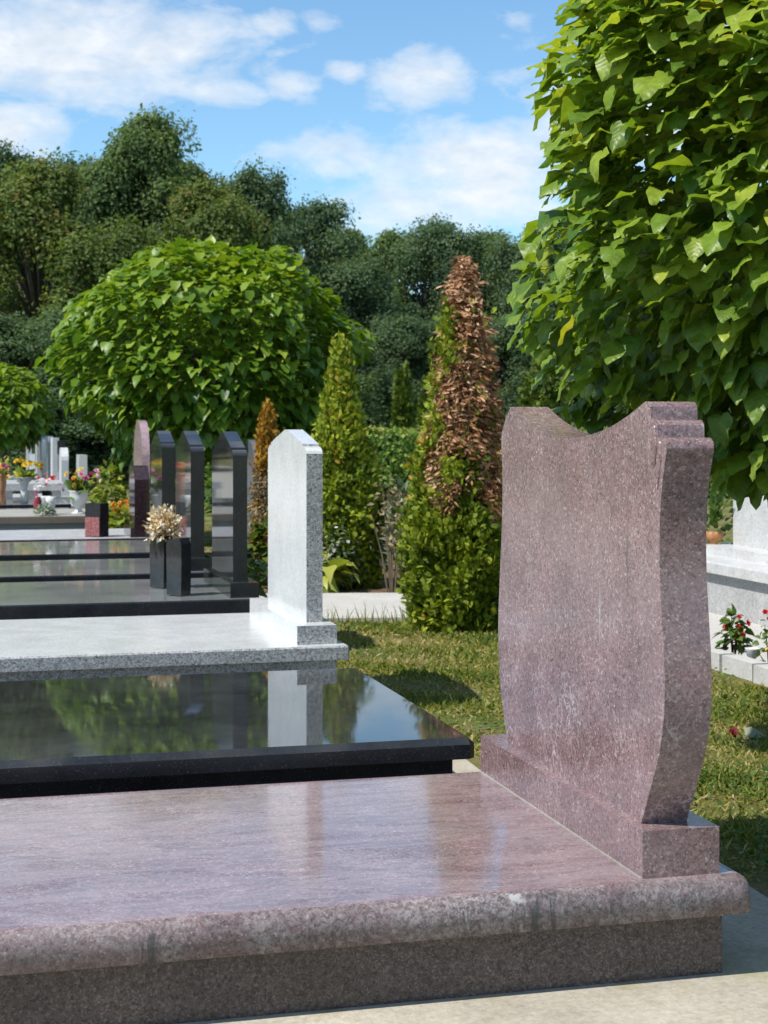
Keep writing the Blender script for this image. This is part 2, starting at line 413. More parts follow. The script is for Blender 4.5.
def sheet(name, pts, z, m, kind='structure'):
    bm = bmesh.new()
    top = [bm.verts.new((x, y, z)) for x, y in pts]
    bot = [bm.verts.new((x, y, -0.05)) for x, y in pts]
    bm.faces.new(top)
    n = len(pts)
    for i in range(n): bm.faces.new((top[i], bot[i], bot[(i + 1) % n], top[(i + 1) % n]))
    return tag(from_bm(name, bm, m), kind=kind)
# concrete apron round the graves (slightly ragged grass edge), the front walk and the pale path behind
edge = [(2.30 + 0.03 * math.sin(3.1 * y) + 0.02 * math.sin(9.7 * y), y) for y in np.linspace(2.2, 5.15, 18)]
edge += [(2.06 + 0.03 * math.sin(3.7 * y) + 0.02 * math.sin(8.1 * y), y) for y in np.linspace(5.25, 24.0, 60)]
sheet('concrete_pavement', [(-0.62, 24.0), (-0.62, 0.3), (2.3, 0.3)] + edge, 0.006, M['concrete'])
sheet('gravel_walk', [(-6.5, -6), (-0.63, -6), (-0.63, 75), (-6.5, 75)], 0.006, concrete('pale_gravel', (0.52, 0.50, 0.45), (0.42, 0.40, 0.35), sc_=5))
sheet('pale_path', [(2.12, 11.40), (3.20, 11.22), (3.56, 12.95), (2.12, 13.25)], 0.035, M['path'])
sheet('white_paving', [(4.48, 6.0), (14, 6.0), (14, 15.0), (4.48, 15.0)], 0.004, M['pave'])
sheet('soil_bed', [(2.12, 13.28), (4.6, 12.98), (5.2, 16.5), (2.12, 17.5)], 0.012, M['soil'])

# ------------------------------------------------------------------ graves
def slab(name, x0, x1, y0, y1, z0, z1, mats, parent, r=0.012, seg=2):
    bm = box_bm(x0, x1, y0, y1, z0, z1)
    top = [e for e in bm.edges if all(abs(v.co.z - z1) < 1e-5 for v in e.verts)]
    vert = [e for e in bm.edges if abs(e.verts[0].co.z - e.verts[1].co.z) > 1e-5]
    bevel(bm, r, seg, top + vert)
    o = from_bm(name, bm, mats, parent, False)
    if len(o.data.materials) > 1:
        for p in o.data.polygons:
            if p.normal.z < (0.5 if r == 0.022 else 0.97): p.material_index = 1
    if seg > 2: o.data.polygons.foreach_set('use_smooth', [p.normal.z < 0.999 and abs(p.normal.x) < 0.9999 for p in o.data.polygons])
    return o

def stone_part(name, pts, x0, x1, mats, parent, bev=0.004, seg=2, side_idx=None):
    bm = prism_bm(pts, x0, x1)
    bevel(bm, bev, seg, [e for e in bm.edges if len(e.link_faces) == 2 and e.calc_face_angle(0) > R(50)])
    o = from_bm(name, bm, mats, parent, False)
    if side_idx is not None:
        for p in o.data.polygons:
            if p.normal.x > -0.9 and p.normal.z < 0.35: p.material_index = side_idx
    return o

def gable(y0, y1, zb, zs, zt):
    """headstone outline: straight sides, convex shoulders, a small notch and a gable"""
    w = y1 - y0; out = [(y0, zb), (y0, zs)]
    a = 0.085 * w
    for k in range(1, 5):
        t = k / 4 * math.pi / 2
        out.append((y0 + a * (1 - math.cos(t)), zs + 0.035 * math.sin(t)))
    zn = zs + 0.047
    out.append((y0 + a + 0.004, zn))
    for k in (0.35, 0.7):
        yy = y0 + a + (w / 2 - a) * k * 0.94
        out.append((yy, zn + (zt - zn) * (k ** 0.92)))
    out.append((y0 + w / 2 - 0.035, zt)); 
    left = [(y0 + y1 - y, z) for y, z in out]
    return out + left[::-1]

# --- the burgundy grave in front (origin of its parts: its base)
g = empty('burgundy_grave', (1.0, 4.4, 0.006))
tag(g, 'burgundy granite grave in the foreground with a scroll shouldered headstone and rounded slab', 'grave', 'graves along the row')
def L(y): return y - 4.4
def LX(x): return x - 1.0
bm = box_bm(LX(-0.42), LX(1.877), L(3.758), L(5.06), 0, 0.166); bevel(bm, 0.004, 1)
from_bm('plinth', bm, M['burg_plinth'], g, False)
slab('cover_slab', LX(-0.48), LX(1.943), L(3.70), L(5.10), 0.166, 0.259, [M['burg_slab'], M['burg_edge']], g, 0.042, 6)
bm = box_bm(LX(1.652), LX(1.864), L(3.748), L(5.065), 0.259, 0.379); bevel(bm, 0.005, 2)
from_bm('headstone_base', bm, M['burg_base'], g, False)
bm = box_bm(LX(1.6475), LX(1.653), L(3.75), L(5.065), 0.2575, 0.2615)
from_bm('mortar_joint', bm, M['concrete_old'], g, False)
# right half of the outline, mirrored about the stone's middle
ym = 4.331
half = [(3.825, 0.385), (3.785, 0.455), (3.745, 0.525), (3.715, 0.585), (3.695, 0.64), (3.683, 0.70), (3.680, 0.77), (3.686, 0.85), (3.697, 0.93), (3.707, 1.01), (3.712, 1.09), (3.711, 1.16), (3.704, 1.22), (3.692, 1.28), (3.676, 1.33)]
def roll(yc, zc, r, a0, a1, n):
    return [(yc - r * math.cos(R(a)), zc + r * math.sin(R(a))) for a in np.linspace(a0, a1, n)]
half += roll(3.694, 1.355, 0.026, -20, 90, 7) + [(3.722, 1.381)]
half += roll(3.745, 1.404, 0.022, 0, 90, 5) + [(3.762, 1.426)]
half += roll(3.785, 1.451, 0.022, 0, 90, 5) + [(3.800, 1.473)]
for t in np.linspace(0.08, 1, 14):
    half.append((3.80 + (ym - 3.80) * t, 1.378 + 0.095 * (1 - t) ** 2.0))
left = [(4.870, 0.385), (4.895, 0.43), (4.928, 0.50), (4.955, 0.58), (4.968, 0.66), (4.972, 0.74), (4.968, 0.82), (4.957, 0.92), (4.943, 1.02), (4.932, 1.12), (4.928, 1.20), (4.931, 1.28), (4.938, 1.34), (4.940, 1.375), (4.930, 1.40), (4.905, 1.425), (4.895, 1.445), (4.868, 1.458), (4.850, 1.474)]
half = [p for p in half]
rest = [(ym + 0.519 * t, 1.378 + 0.096 * t ** 2.0) for t in np.linspace(0.07, 0.96, 13)]
outl = [(L(y), z - 0.006) for y, z in half] + [(L(y), z - 0.006) for y, z in rest] + [(L(y), z - 0.006) for y, z in left[::-1]]
hs = stone_part('headstone', outl, LX(1.682), LX(1.810), M['burg_stone'], g, 0.005, 2)
hs.data.polygons.foreach_set('use_smooth', [abs(p.normal.x) < 0.98 for p in hs.data.polygons])
hs.data.set_sharp_from_angle(angle=R(22))
# the shallow carved groove that carries the shoulder rolls onto the front face
for s in (0,):
    bm = bmesh.new()
    path = [(3.752, 1.428), (3.736, 1.40), (3.730, 1.36), (3.738, 1.31)]
    path = [(LX(1.6825), L(y if not s else 2 * ym - y), z - 0.006) for y, z in path]
    tube_bm(path, [0.003, 0.006, 0.006, 0.002], 8, bm)
    from_bm('scroll_carving', bm, M['burg_stone'], hs, True)
    path = [(3.714, 1.382), (3.704, 1.36), (3.709, 1.31), (3.722, 1.25)]
    bm = bmesh.new()
    path = [(LX(1.6825), L(y if not s else 2 * ym - y), z - 0.006) for y, z in path]
    tube_bm(path, [0.003, 0.006, 0.006, 0.002], 8, bm)
    from_bm('scroll_carving', bm, M['burg_stone'], hs, True)

# --- black polished grave without a headstone
g = empty('black_grave', (0.8, 6.1, 0.006))
tag(g, 'low polished black granite grave without a headstone, just behind the burgundy grave', 'grave', 'graves along the row')
bm = box_bm(-1.2, 0.845, -0.74, 0.86, 0, 0.252); bevel(bm, 0.003, 1)
from_bm('plinth', bm, M['black_side'], g, False)
slab('cover_slab', -1.26, 0.912, -0.80, 0.92, 0.252, 0.324, [M['black'], M['black_side']], g, 0.022, 1)

def std_grave(name, loc, y0, y1, x1, ztop, sy0, sy1, zs, zt, face, side, label, thick=0.07, bx=(1.545, 1.735), sx=(1.575, 1.70), by=None):
    ox, oy = loc
    g = empty(name, (ox, oy, 0.006)); tag(g, label, 'grave', 'graves along the row')
    z = ztop - 0.006
    bm = box_bm(-0.42 - ox, x1 - 0.05 - ox, y0 + 0.05 - oy, y1 - 0.05 - oy, 0, z - thick); bevel(bm, 0.003, 1)
    from_bm('plinth', bm, side, g, False)
    slab('cover_slab', -0.48 - ox, x1 - ox, y0 - oy, y1 - oy, z - thick, z, [M['black_sheen'] if face is M['black'] else face, side], g, 0.008, 1)
    by = by or (sy0 - 0.07, sy1 + 0.2)
    bm = box_bm(bx[0] - ox, bx[1] - ox, by[0] - oy, by[1] - oy, z, z + 0.09); bevel(bm, 0.004, 1)
    o = from_bm('headstone_base', bm, [face, side], g, False)
    for p in o.data.polygons:
        if p.normal.y < -0.8 or p.normal.x > 0.8: p.material_index = 1
    pts = [(a - oy, b - 0.006) for a, b in gable(sy0, sy1, ztop + 0.09, zs, zt)]
    stone_part('headstone', pts, sx[0] - ox, sx[1] - ox, [face, side], g, 0.005, 2, 1)
    return g
std_grave('white_grave', (0.8, 8.2), 7.37, 8.84, 1.752, 0.38, 7.58, 8.60, 1.285, 1.402, M['white'], M['white_rough'],
          'white granite grave with a gabled headstone, right behind the low black slab', 0.066, (1.515, 1.708), (1.588, 1.668), (7.445, 8.76))
std_grave('black_headstone_grave', (0.8, 10.3), 9.55, 11.0, 1.70, 0.38, 9.69, 10.55, 1.245, 1.390, M['black'], M['black_side'],
          'black granite grave with the nearest black gabled headstone, under the vases of dried flowers', 0.11, sx=(1.572, 1.66), bx=(1.545, 1.722))
std_grave('black_headstone_grave', (0.8, 12.2), 11.42, 12.80, 1.70, 0.38, 11.60, 12.46, 1.245, 1.392, M['black'], M['black_side'],
          'black granite grave with the middle one of the three black gabled headstones', 0.09, sx=(1.572, 1.672), bx=(1.545, 1.725))
std_grave('black_headstone_grave', (0.8, 14.4), 13.40, 14.95, 1.76, 0.38, 13.78, 14.62, 1.25, 1.393, M['black'], M['black_side'],
          'black granite grave with the farthest of the three black gabled headstones', 0.08, sx=(1.62, 1.735), bx=(1.59, 1.78))

# --- small maroon pointed stone on a grey slab
def rows_grave(name, loc, x1, y0, y1, ztop, thick, topm, edgem, label, plm=None):
    ox, oy = loc
    g = empty(name, (ox, oy, 0.006)); tag(g, label, 'grave', 'graves along the row')
    bm = box_bm(-0.42 - ox, x1 - 0.04 - ox, y0 + 0.05 - oy, y1 - 0.05 - oy, 0, ztop - thick); from_bm('plinth', bm, plm or edgem, g, False)
    slab('cover_slab', -0.48 - ox, x1 - ox, y0 - oy, y1 - oy, ztop - thick, ztop, [topm, edgem], g, 0.008, 1)
    return g
g = rows_grave('maroon_grave', (0.8, 16.0), 1.86, 15.2, 16.75, 0.374, 0.05, M['tomb_grey'], M['maroon'],
               'grey slab grave with a small dark maroon pointed headstone, beyond the black headstones')
pts = [(15.35, 0.46), (15.35, 0.92), (15.52, 1.04), (15.60, 1.05), (15.68, 1.04), (15.85, 0.92), (15.85, 0.46)]
bm = box_bm(1.50 - 0.8, 1.70 - 0.8, 15.28 - 16, 15.95 - 16, 0.374, 0.46); from_bm('headstone_base', bm, M['maroon'], g, False)
stone_part('headstone', [(a - 16.0, b) for a, b in pts], 1.545 - 0.8, 1.69 - 0.8, M['maroon'], g, 0.012, 1)
g = rows_grave('raised_grave', (0.7, 17.8), 1.42, 16.95, 18.5, 0.50, 0.075, M['concrete_old'], M['brown_edge'],
               'raised grey grave with a brown edge and a pink arched headstone, carrying white urns', M['concrete_old'])
arch = [(17.1, 0.3)] + [(17.55 - 0.45 * math.cos(R(a)), 1.05 + 0.45 * math.sin(R(a))) for a in np.linspace(0, 180, 17)] + [(18.0, 0.3)]
bm = box_bm(1.70 - 0.7, 1.98 - 0.7, 17.0 - 17.8, 18.1 - 17.8, 0, 0.30); from_bm('headstone_base', bm, M['concrete_old'], g, False)
stone_part('headstone', [(a - 17.8, b) for a, b in arch], 1.80 - 0.7, 1.885 - 0.7, M['pink'], g, 0.006, 1)
rows_grave('far_black_grave', (0.7, 19.6), 1.30, 18.95, 20.4, 0.42, 0.06, M['black_sheen'], M['black_side'], 'flat black slab grave behind the raised grave with the white urns')
g = rows_grave('far_black_grave', (0.7, 21.7), 1.30, 20.95, 22.3, 0.44, 0.06, M['black_sheen'], M['black_side'], 'flat black slab grave under the copper vase, next to the grey bench grave')
# grey bench-like grave with open sides
g = empty('bench_grave', (0.6, 24.0, 0.006)); tag(g, 'grey granite grave with a bench-like slab raised on short blocks, far along the row', 'grave', 'graves along the row')
slab('cover_slab', -1.08, 0.75, -0.7, 0.8, 0.53, 0.64, M['tomb_grey'], g, 0.01, 1)
for x in (-1.0, -0.66, -0.40, -0.1, 0.25, 0.58):
    bm = box_bm(x, x + 0.13, -0.62, 0.72, 0.13, 0.53); from_bm('support_block', bm, M['tomb_grey'], g, False)
bm = box_bm(-1.08, 0.72, -0.66, 0.76, 0, 0.13); from_bm('plinth', bm, M['concrete_old'], g, False)

# far headstones further along the row: slab + upright stone, each its own look
far = [(1.62, 22.9, 1.05, 0.62, 'white', 'first white slab-sided headstone behind the pink and orange bouquet', 'flat'),
       (1.55, 26.0, 1.12, 0.7, 'tomb_white', 'pale headstone with a rounded top beyond the yellow flowers', 'round'),
       (1.60, 27.6, 1.22, 0.5, 'black', 'narrow black headstone standing between two pale ones far along the row', 'flat'),
       (1.58, 29.3, 1.26, 0.7, 'tomb_white', 'tall flat pale headstone beside the narrow black one', 'flat'),
       (1.60, 31.4, 1.28, 0.7, 'greystone', 'grey gabled headstone far along the row', 'gable'),
       (1.58, 33.6, 1.30, 0.7, 'white', 'white rounded headstone near the end of the row', 'round'),
       (1.60, 36.4, 1.22, 0.7, 'tomb_grey', 'grey flat headstone at the far end of the row', 'flat'),
       (1.32, 33.0, 0.80, 0.6, 'white', 'short white slanting headstone beside the potted plant', 'slant'),
       (1.50, 39.5, 1.25, 0.7, 'white', 'last white gabled headstone under the far catalpa', 'gable')]
for x, y, h, w, m, lab, shp in far:
    g = empty('far_headstone_grave', (0.6, y, 0.0)); tag(g, lab, 'headstone', 'headstones at the far end of the row')
    bm = box_bm(-1.0, x + 0.12 - 0.6, -0.65, 0.75, 0, 0.36); bevel(bm, 0.01, 1)
    from_bm('cover_slab', bm, M['tomb_grey'] if m != 'black' else M['black_side'], g, False)
    a, b_ = -w / 2, w / 2
    if shp == 'flat': p = [(a, 0.36), (a, h), (b_, h), (b_, 0.36)]
    elif shp == 'round': p = [(a, 0.36)] + [(-b_ * math.cos(R(t)), h - 0.2 + 0.2 * math.sin(R(t))) for t in np.linspace(0, 180, 11)] + [(b_, 0.36)]
    elif shp == 'slant': p = [(a, 0.36), (a + 0.08, h + 0.12), (a + 0.2, h + 0.1), (b_, h - 0.25), (b_, 0.36)]
    else: p = gable(a, b_, 0.36, h - 0.12, h)
    stone_part('headstone', p, x - 0.11 - 0.6, x - 0.6, M[m], g, 0.01, 1)

# grey arched headstone of the next row, behind the golden thuja
g = empty('grey_headstone', (3.2, 18.2, 0.0)); tag(g, 'grey arched headstone half hidden behind the small golden thuja', 'headstone')
p = [(-0.4, 0.1)] + [(-0.4 * math.cos(R(t)), 0.95 + 0.34 * math.sin(R(t))) for t in np.linspace(0, 180, 13)] + [(0.4, 0.1)]
stone_part('headstone', p, -0.07, 0.07, M['greystone'], g, 0.008, 1)
bm = box_bm(-0.14, 0.14, -0.5, 0.5, 0, 0.1); from_bm('headstone_base', bm, M['greystone'], g, False)

# --- white family tomb at the right
g = empty('white_tomb', (6.6, 9.6, 0.004)); tag(g, 'big pale granite tomb with a projecting ledge, right of the burgundy headstone', 'tomb')
bm = box_bm(5.50 - 6.6, 7.7 - 6.6, 7.5 - 9.6, 11.95 - 9.6, 0, 0.315); from_bm('plinth', bm, M['tomb_grey'], g, False)
slab('ledge', 5.44 - 6.6, 7.76 - 6.6, 7.44 - 9.6, 12.01 - 9.6, 0.315, 0.40, [M['tomb_white'], M['tomb_white']], g, 0.012, 2)
bm = box_bm(5.74 - 6.6, 7.6 - 6.6, 7.7 - 9.6, 11.95 - 9.6, 0.40, 0.475); bevel(bm, 0.008, 1); from_bm('step', bm, M['tomb_white'], g, False)
bm = box_bm(5.95 - 6.6, 7.4 - 6.6, 8.0 - 9.6, 11.72 - 9.6, 0.475, 1.08); bevel(bm, 0.012, 2); from_bm('tomb_chest', bm, M['tomb_white'], g, False)
slab('tomb_lid', 5.90 - 6.6, 7.45 - 6.6, 7.95 - 9.6, 11.77 - 9.6, 1.08, 1.17, M['tomb_white'], g, 0.02, 2)

# ------------------------------------------------------------------ leaf templates
def heart_leaf(seed, fold=0.30, droop=0.30):
    r = np.random.default_rng(seed)
    xs = np.array([-0.04, 0.02, 0.14, 0.30, 0.48, 0.66, 0.84, 1.0])
    wid = np.array([0.16, 0.33, 0.43, 0.455, 0.39, 0.275, 0.12, 0.0])
    back = np.array([-0.06, -0.10, -0.06, 0.0, 0.02, 0.03, 0.02, 0.0])
    V = []; idx = {}
    for i, x in enumerate(xs):
        for j, s in enumerate((-1, -0.5, 0, 0.5, 1)):
            y = wid[i] * s
            xx = (0.02 if i == 0 and s == 0 else x) + back[i] * abs(s)
            z = fold * abs(y) ** 1.15 - droop * xx * xx - 0.16 * (abs(s) > 0.9) * wid[i] + 0.05 * math.sin(7 * xx + 2.3 * s + seed) * abs(s)
            z += 0.085 * math.sin(10 * xx + 1.7 * seed + (2.0 if s > 0 else 0)) * abs(s) ** 2 + r.normal() * 0.016 * abs(s)
            idx[i, j] = len(V); V.append((xx, y, z))
    q = []
    for i in range(len(xs) - 1):
        for j in range(4):
            q.append((idx[i, j], idx[i + 1, j], idx[i + 1, j + 1], idx[i, j + 1]))
    V = np.array(V); V[-5:, :] = V[-3]
    return V, [np.array(q)]

def small_heart(fold=0.3, droop=0.25):
    V = np.array([(0, 0, 0), (0.05, 0.34, 0.08), (0.4, 0.40, 0.06), (0.75, 0.2, -0.10), (1, 0, -droop * 1.1), (0.75, -0.2, -0.10), (0.4, -0.40, 0.06), (0.05, -0.34, 0.08), (0.4, 0, -0.05), (0.75, 0, -0.14)], float)
    return V, [np.array([(0, 8, 2, 1), (8, 9, 3, 2), (0, 7, 6, 8), (8, 6, 5, 9)]), np.array([(9, 4, 3), (9, 5, 4)])]

def diamond(w=0.42, bend=0.15):
    V = np.array([(0, 0, 0), (0.45, w, 0.05), (1, 0, -bend), (0.45, -w, 0.05)], float)
    return V, [np.array([(0, 3, 2, 1)])]

def spray():
    """flat fan of scale foliage: a stem with side fingers"""
    V = []; F = []
    def finger(x, y, a, l, w):
        c, s = math.cos(a), math.sin(a)
        b = len(V)
        for (u, v) in ((0, 0), (0.5 * l, w), (l, 0.0), (0.5 * l, -w)):
            xx = x + c * u - s * v; yy = y + s * u + c * v
            V.append((xx, yy, -0.22 * xx * xx + 0.10 * abs(yy)))
        F.append((b, b + 3, b + 2, b + 1))
    finger(0, 0, 0, 1.0, 0.11)
    for x, l in ((0.15, 0.42), (0.35, 0.42), (0.55, 0.34)):
        finger(x, 0, 0.75, l, 0.085); finger(x, 0, -0.75, l, 0.085)
    return np.array(V, float), [np.array(F)]

def lumpy(d, K, amp, width, seed):
    r = np.random.default_rng(seed)
    ks = norm(r.normal(size=(K, 3))); am = r.uniform(-1, 1, K) * amp
    dd = d @ ks.T
    return 1 + (np.exp((dd - 1) / width) * am).sum(1)

def catalpa(name, center, rad, nleaf, size, trunk_xy, label, mat, seed, tmpl, hang=1.0):
    global rng
    rng = np.random.default_rng(seed)
    root = empty(name, (trunk_xy[0], trunk_xy[1], 0)); tag(root, label, 'tree')
    d0 = None
    c = np.array(center) - np.array([trunk_xy[0], trunk_xy[1], 0])
    d = rdir(int(nleaf * 1.15)); d = d[d[:, 2] > -0.93]
    n = len(d)
    lump = lumpy(d, 90, 0.15, 0.02, seed + 1) * lumpy(d, 14, 0.10, 0.25, seed + 2)
    layer = rng.random(n)
    rr = np.where(layer < 0.55, rng.uniform(0.93, 1.04, n), np.where(layer < 0.78, rng.uniform(0.8, 0.93, n), rng.uniform(0.5, 0.8, n)))
    radv = np.array(rad)[None]
    under = np.clip((-d[:, 2] - 0.25) / 0.5, 0, 1)
    ang = np.arctan2(d[:, 1], d[:, 0])
    lump = lump * (1 + 0.042 * np.sin(13 * d[:, 2] + 2.2 + 1.6 * np.sin(2 * ang + seed) + 1.1 * np.sin(5 * ang)))
    pw = 3.0 if nleaf > 9000 else 2.15
    sup = (np.hypot(d[:, 0], d[:, 1]) ** pw + np.abs(d[:, 2]) ** pw) ** (-1 / pw)
    p = c + d * radv * (rr * lump * sup)[:, None]
    o = norm(d / radv)
    o2 = norm(o * np.array([1, 1, 0.35]))
    rnd = rng.normal(size=(n, 3))
    steep = (0.16 + 0.55 * under + rng.random(n) * 0.42)[:, None] * hang
    tip = norm(o2 * 1.0 - UP * steep + rnd * 0.36)
    nor = norm(o2 * (0.42 + 0.5 * under[:, None]) + UP * 0.75 + rnd * 0.24)
    s = rng.uniform(size[0], size[1], n) * (0.70 + 0.35 * rng.random(n))
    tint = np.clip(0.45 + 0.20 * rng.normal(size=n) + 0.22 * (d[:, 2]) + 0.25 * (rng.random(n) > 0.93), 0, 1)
    p = p - norm(tip) * s[:, None] * 0.5
    V = None
    meshes = []
    third = np.array_split(rng.permutation(n), len(tmpl))
    # one crown mesh from several leaf shapes
    Vs, Fs, Ts, Ls, off = [], {}, [], [], 0
    for t, ids in zip(tmpl, third):
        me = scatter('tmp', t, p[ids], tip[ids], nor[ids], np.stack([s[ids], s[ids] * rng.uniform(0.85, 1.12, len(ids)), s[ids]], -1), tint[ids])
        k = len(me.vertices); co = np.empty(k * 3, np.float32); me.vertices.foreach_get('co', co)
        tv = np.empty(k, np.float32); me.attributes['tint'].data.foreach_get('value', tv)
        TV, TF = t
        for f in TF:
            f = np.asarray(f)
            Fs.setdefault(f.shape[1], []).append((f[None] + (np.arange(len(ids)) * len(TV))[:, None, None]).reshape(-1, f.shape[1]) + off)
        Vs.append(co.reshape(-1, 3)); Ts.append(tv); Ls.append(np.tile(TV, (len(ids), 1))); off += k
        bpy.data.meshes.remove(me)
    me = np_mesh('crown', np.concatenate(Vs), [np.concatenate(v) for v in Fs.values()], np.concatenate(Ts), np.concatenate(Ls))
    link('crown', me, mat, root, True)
    # trunk and limbs
    bm = bmesh.new()
    top = c[2] - rad[2] * 0.35
    tube_bm([(0, 0, -0.03), (0.01, 0, 0.1), (0.015, 0.01, top * 0.6), (0, 0, top)], [0.115, 0.085, 0.075, 0.08], 12, bm)
    rr_ = random.Random(seed)
    for k in range(16):
        a = 2 * math.pi * k / 16 + rr_.uniform(-.2, .2); e = rr_.uniform(0.15, 1.2)
        dv = Vector((math.cos(a) * math.cos(e) * rad[0], math.sin(a) * math.cos(e) * rad[1], math.sin(e) * rad[2] * 1.1))
        st = Vector((0, 0, top - 0.05)); en = Vector(c) * 1.0 + dv * 0.85 - Vector((0, 0, rad[2] * 0.3))
        md = st.lerp(en, 0.5) + Vector((0, 0, 0.12))
        tube_bm([st, md, en], [0.04, 0.024, 0.008], 6, bm)
    from_bm('trunk', bm, M['bark'], root, True)
    return root

hearts = [heart_leaf(1, 0.25, 0.10), heart_leaf(2, 0.42, 0.22), heart_leaf(3, 0.12, 0.30), heart_leaf(5, 0.5, 0.02), heart_leaf(8, 0.30, 0.42), heart_leaf(9, 0.05, 0.15)]
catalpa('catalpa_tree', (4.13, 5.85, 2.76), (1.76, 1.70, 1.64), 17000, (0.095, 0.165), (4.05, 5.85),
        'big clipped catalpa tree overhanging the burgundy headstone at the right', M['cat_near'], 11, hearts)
catalpa('catalpa_tree', (3.0, 19.95, 2.28), (1.76, 1.76, 1.48), 8600, (0.12, 0.215), (3.06, 19.95),
        'round clipped catalpa tree behind the row of black headstones', M['cat_far'], 23, [small_heart(0.3, 0.08), small_heart(0.3, 0.3)])
catalpa('catalpa_tree', (0.70, 33.9, 1.85), (0.95, 0.95, 0.82), 1500, (0.17, 0.24), (0.72, 33.9),
        'smaller clipped catalpa tree far away at the left end of the graves', M['cat_far'], 37, [small_heart()])

# ------------------------------------------------------------------ conifers
def thuja_points(H, Rb, n_clump, per, seed, power=0.75, skirt=0.25):
    r = np.random.default_rng(seed)
    t = r.random(n_clump * 3)
    keep = r.random(len(t)) < (1 - t) ** 0.8 + 0.06
    t = t[keep][:n_clump]; n = len(t)
    a = r.uniform(0, 2 * math.pi, n)
    prof = np.where(t < skirt, 0.78 + 0.22 * np.sin(np.clip(t / skirt, 0, 1) * math.pi / 2), np.clip((1 - t) / (1 - skirt), 0, 1) ** power)
    wob = 1 + 0.13 * np.sin(3 * a + 9 * t + seed) + 0.12 * np.sin(5 * a - 17 * t) + 0.09 * np.sin(9 * a + 31 * t) + r.normal(size=n) * 0.07
    rad = Rb * prof * wob * np.where(r.random(n) < 0.25, r.uniform(0.55, 0.85, n), r.uniform(0.86, 1.12, n))
    z = 0.03 + H * t
    c = np.stack([rad * np.cos(a), rad * np.sin(a), z], -1)
    o = np.stack([np.cos(a), np.sin(a), np.zeros(n)], -1)
    # sprays of a clump stand around one shoot that points up and out
    sh = norm(o * 0.8 + UP * (0.5 + 0.7 * t[:, None]) + r.normal(size=(n, 3)) * 0.2)
    P = np.repeat(c, per, 0) + r.normal(size=(n * per, 3)) * np.array([0.03, 0.03, 0.04]) 
    SH = np.repeat(sh, per, 0)
    tip = norm(SH + r.normal(size=P.shape) * 0.45)
    O = np.repeat(o, per, 0)
    nor = norm(np.cross(tip, r.normal(size=P.shape)) * 0.8 + O * 0.8 + UP * 0.25)
    P = P - tip * 0.03
    ctint = np.repeat(r.normal(size=n) * 0.16, per)
    return P, tip, nor, ctint, np.repeat(t, per), np.repeat(a, per), r

def thuja(name, loc, H, Rb, n, per, size, seed, label, mats, dead=None, power=0.75, skirt=0.25, cat='conifer', tint0=0.5, group=None, lean=0.0):
    root = empty(name, loc); tag(root, label, cat, group)
    P, tip, nor, ct, t, a, r = thuja_points(H, Rb, n, per, seed, power, skirt)
    s = r.uniform(size[0], size[1], len(P))
    P[:, 0] += lean * P[:, 2]
    isd = dead(P, t, a, r) if dead else np.zeros(len(P), bool)
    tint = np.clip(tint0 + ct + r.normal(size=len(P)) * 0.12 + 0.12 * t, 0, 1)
    sp = spray()
    for nm, sel, m in (('foliage', ~isd, mats[0]), ('dead_foliage', isd, mats[-1])):
        if sel.sum() == 0: continue
        tt = tint[sel] if nm == 'foliage' else np.clip(0.55 + ct[sel] * 1.8 + r.normal(size=sel.sum()) * 0.2, 0, 1)
        sel_s = s[sel] * (1.0 if nm == 'foliage' else 1.1); sel_s = np.stack([sel_s, sel_s * (0.85 if nm == 'foliage' else 0.42), sel_s], -1)
        tp = tip[sel] if nm == 'foliage' else norm(tip[sel] - UP * 0.9)
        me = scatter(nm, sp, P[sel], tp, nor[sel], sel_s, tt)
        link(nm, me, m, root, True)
    bm = tube_bm([(0, 0, -0.02), (lean * H * .5, 0, H * 0.5), (lean * H * .93, 0, H * 0.93)], [0.05 * Rb / 0.35, 0.03, 0.006], 8)
    from_bm('trunk', bm, M['bark'], root, True)
    return root

def dead_sel(P, t, a, r):
    w = 0.35 * np.sin(4.1 * P[:, 2] + 0.6 + 2.2 * np.sin(2 * a + 0.5)) + 0.34 * np.sin(9.0 * P[:, 2] + 3 * a) + 0.25 * np.sin(17 * P[:, 2] - 5 * a)
    side = (0.95 * P[:, 0] - 0.30 * P[:, 1]) / (0.30 * np.clip(1.25 * (1 - t), 0.12, 1))
    return ((side * 0.75 + w + 1.8 * np.clip(t - 0.45, -0.2, 0.2) + r.normal(size=len(t)) * 0.16 > -0.28) & (t > 0.33 + 0.09 * np.sin(3 * a) + 0.06 * np.sin(7 * a)) & (r.random(len(t)) < 0.93)) | (t > 0.88)
thuja('thuja_conifer', (3.325, 10.72, 0), 2.56, 0.295, 1700, 26, (0.042, 0.078), 41,
      'tall thuja half browned and dry, next to the burgundy headstone', [M['thuja'], M['thuja_dead']], dead_sel, 0.66, 0.22, 'conifer', 0.47, None, 0.02)
thuja('thuja_conifer', (3.26, 13.9, 0), 2.15, 0.31, 1300, 26, (0.045, 0.082), 43,
      'yellow green cone shaped thuja behind the white headstone', [M['thuja']], None, 0.95, 0.25, 'conifer', 0.52, None, -0.02)
thuja('golden_thuja', (2.87, 15.6, 0), 1.62, 0.125, 420, 20, (0.04, 0.075), 45,
      'slim orange tipped thuja between the black and white headstones', [M['thuja_orange'], M['reed']],
      lambda P, t, a, r: (t < 0.62) & (r.random(len(P)) < 0.75), 0.7, 0.3, 'conifer', 0.5)
thuja('thuja_conifer', (5.3, 14.3, 0), 2.12, 0.34, 700, 20, (0.055, 0.09), 47,
      'green thuja peeping over the left shoulder of the burgundy headstone', [M['conifer']], None, 0.5, 0.2, 'conifer', 0.6)
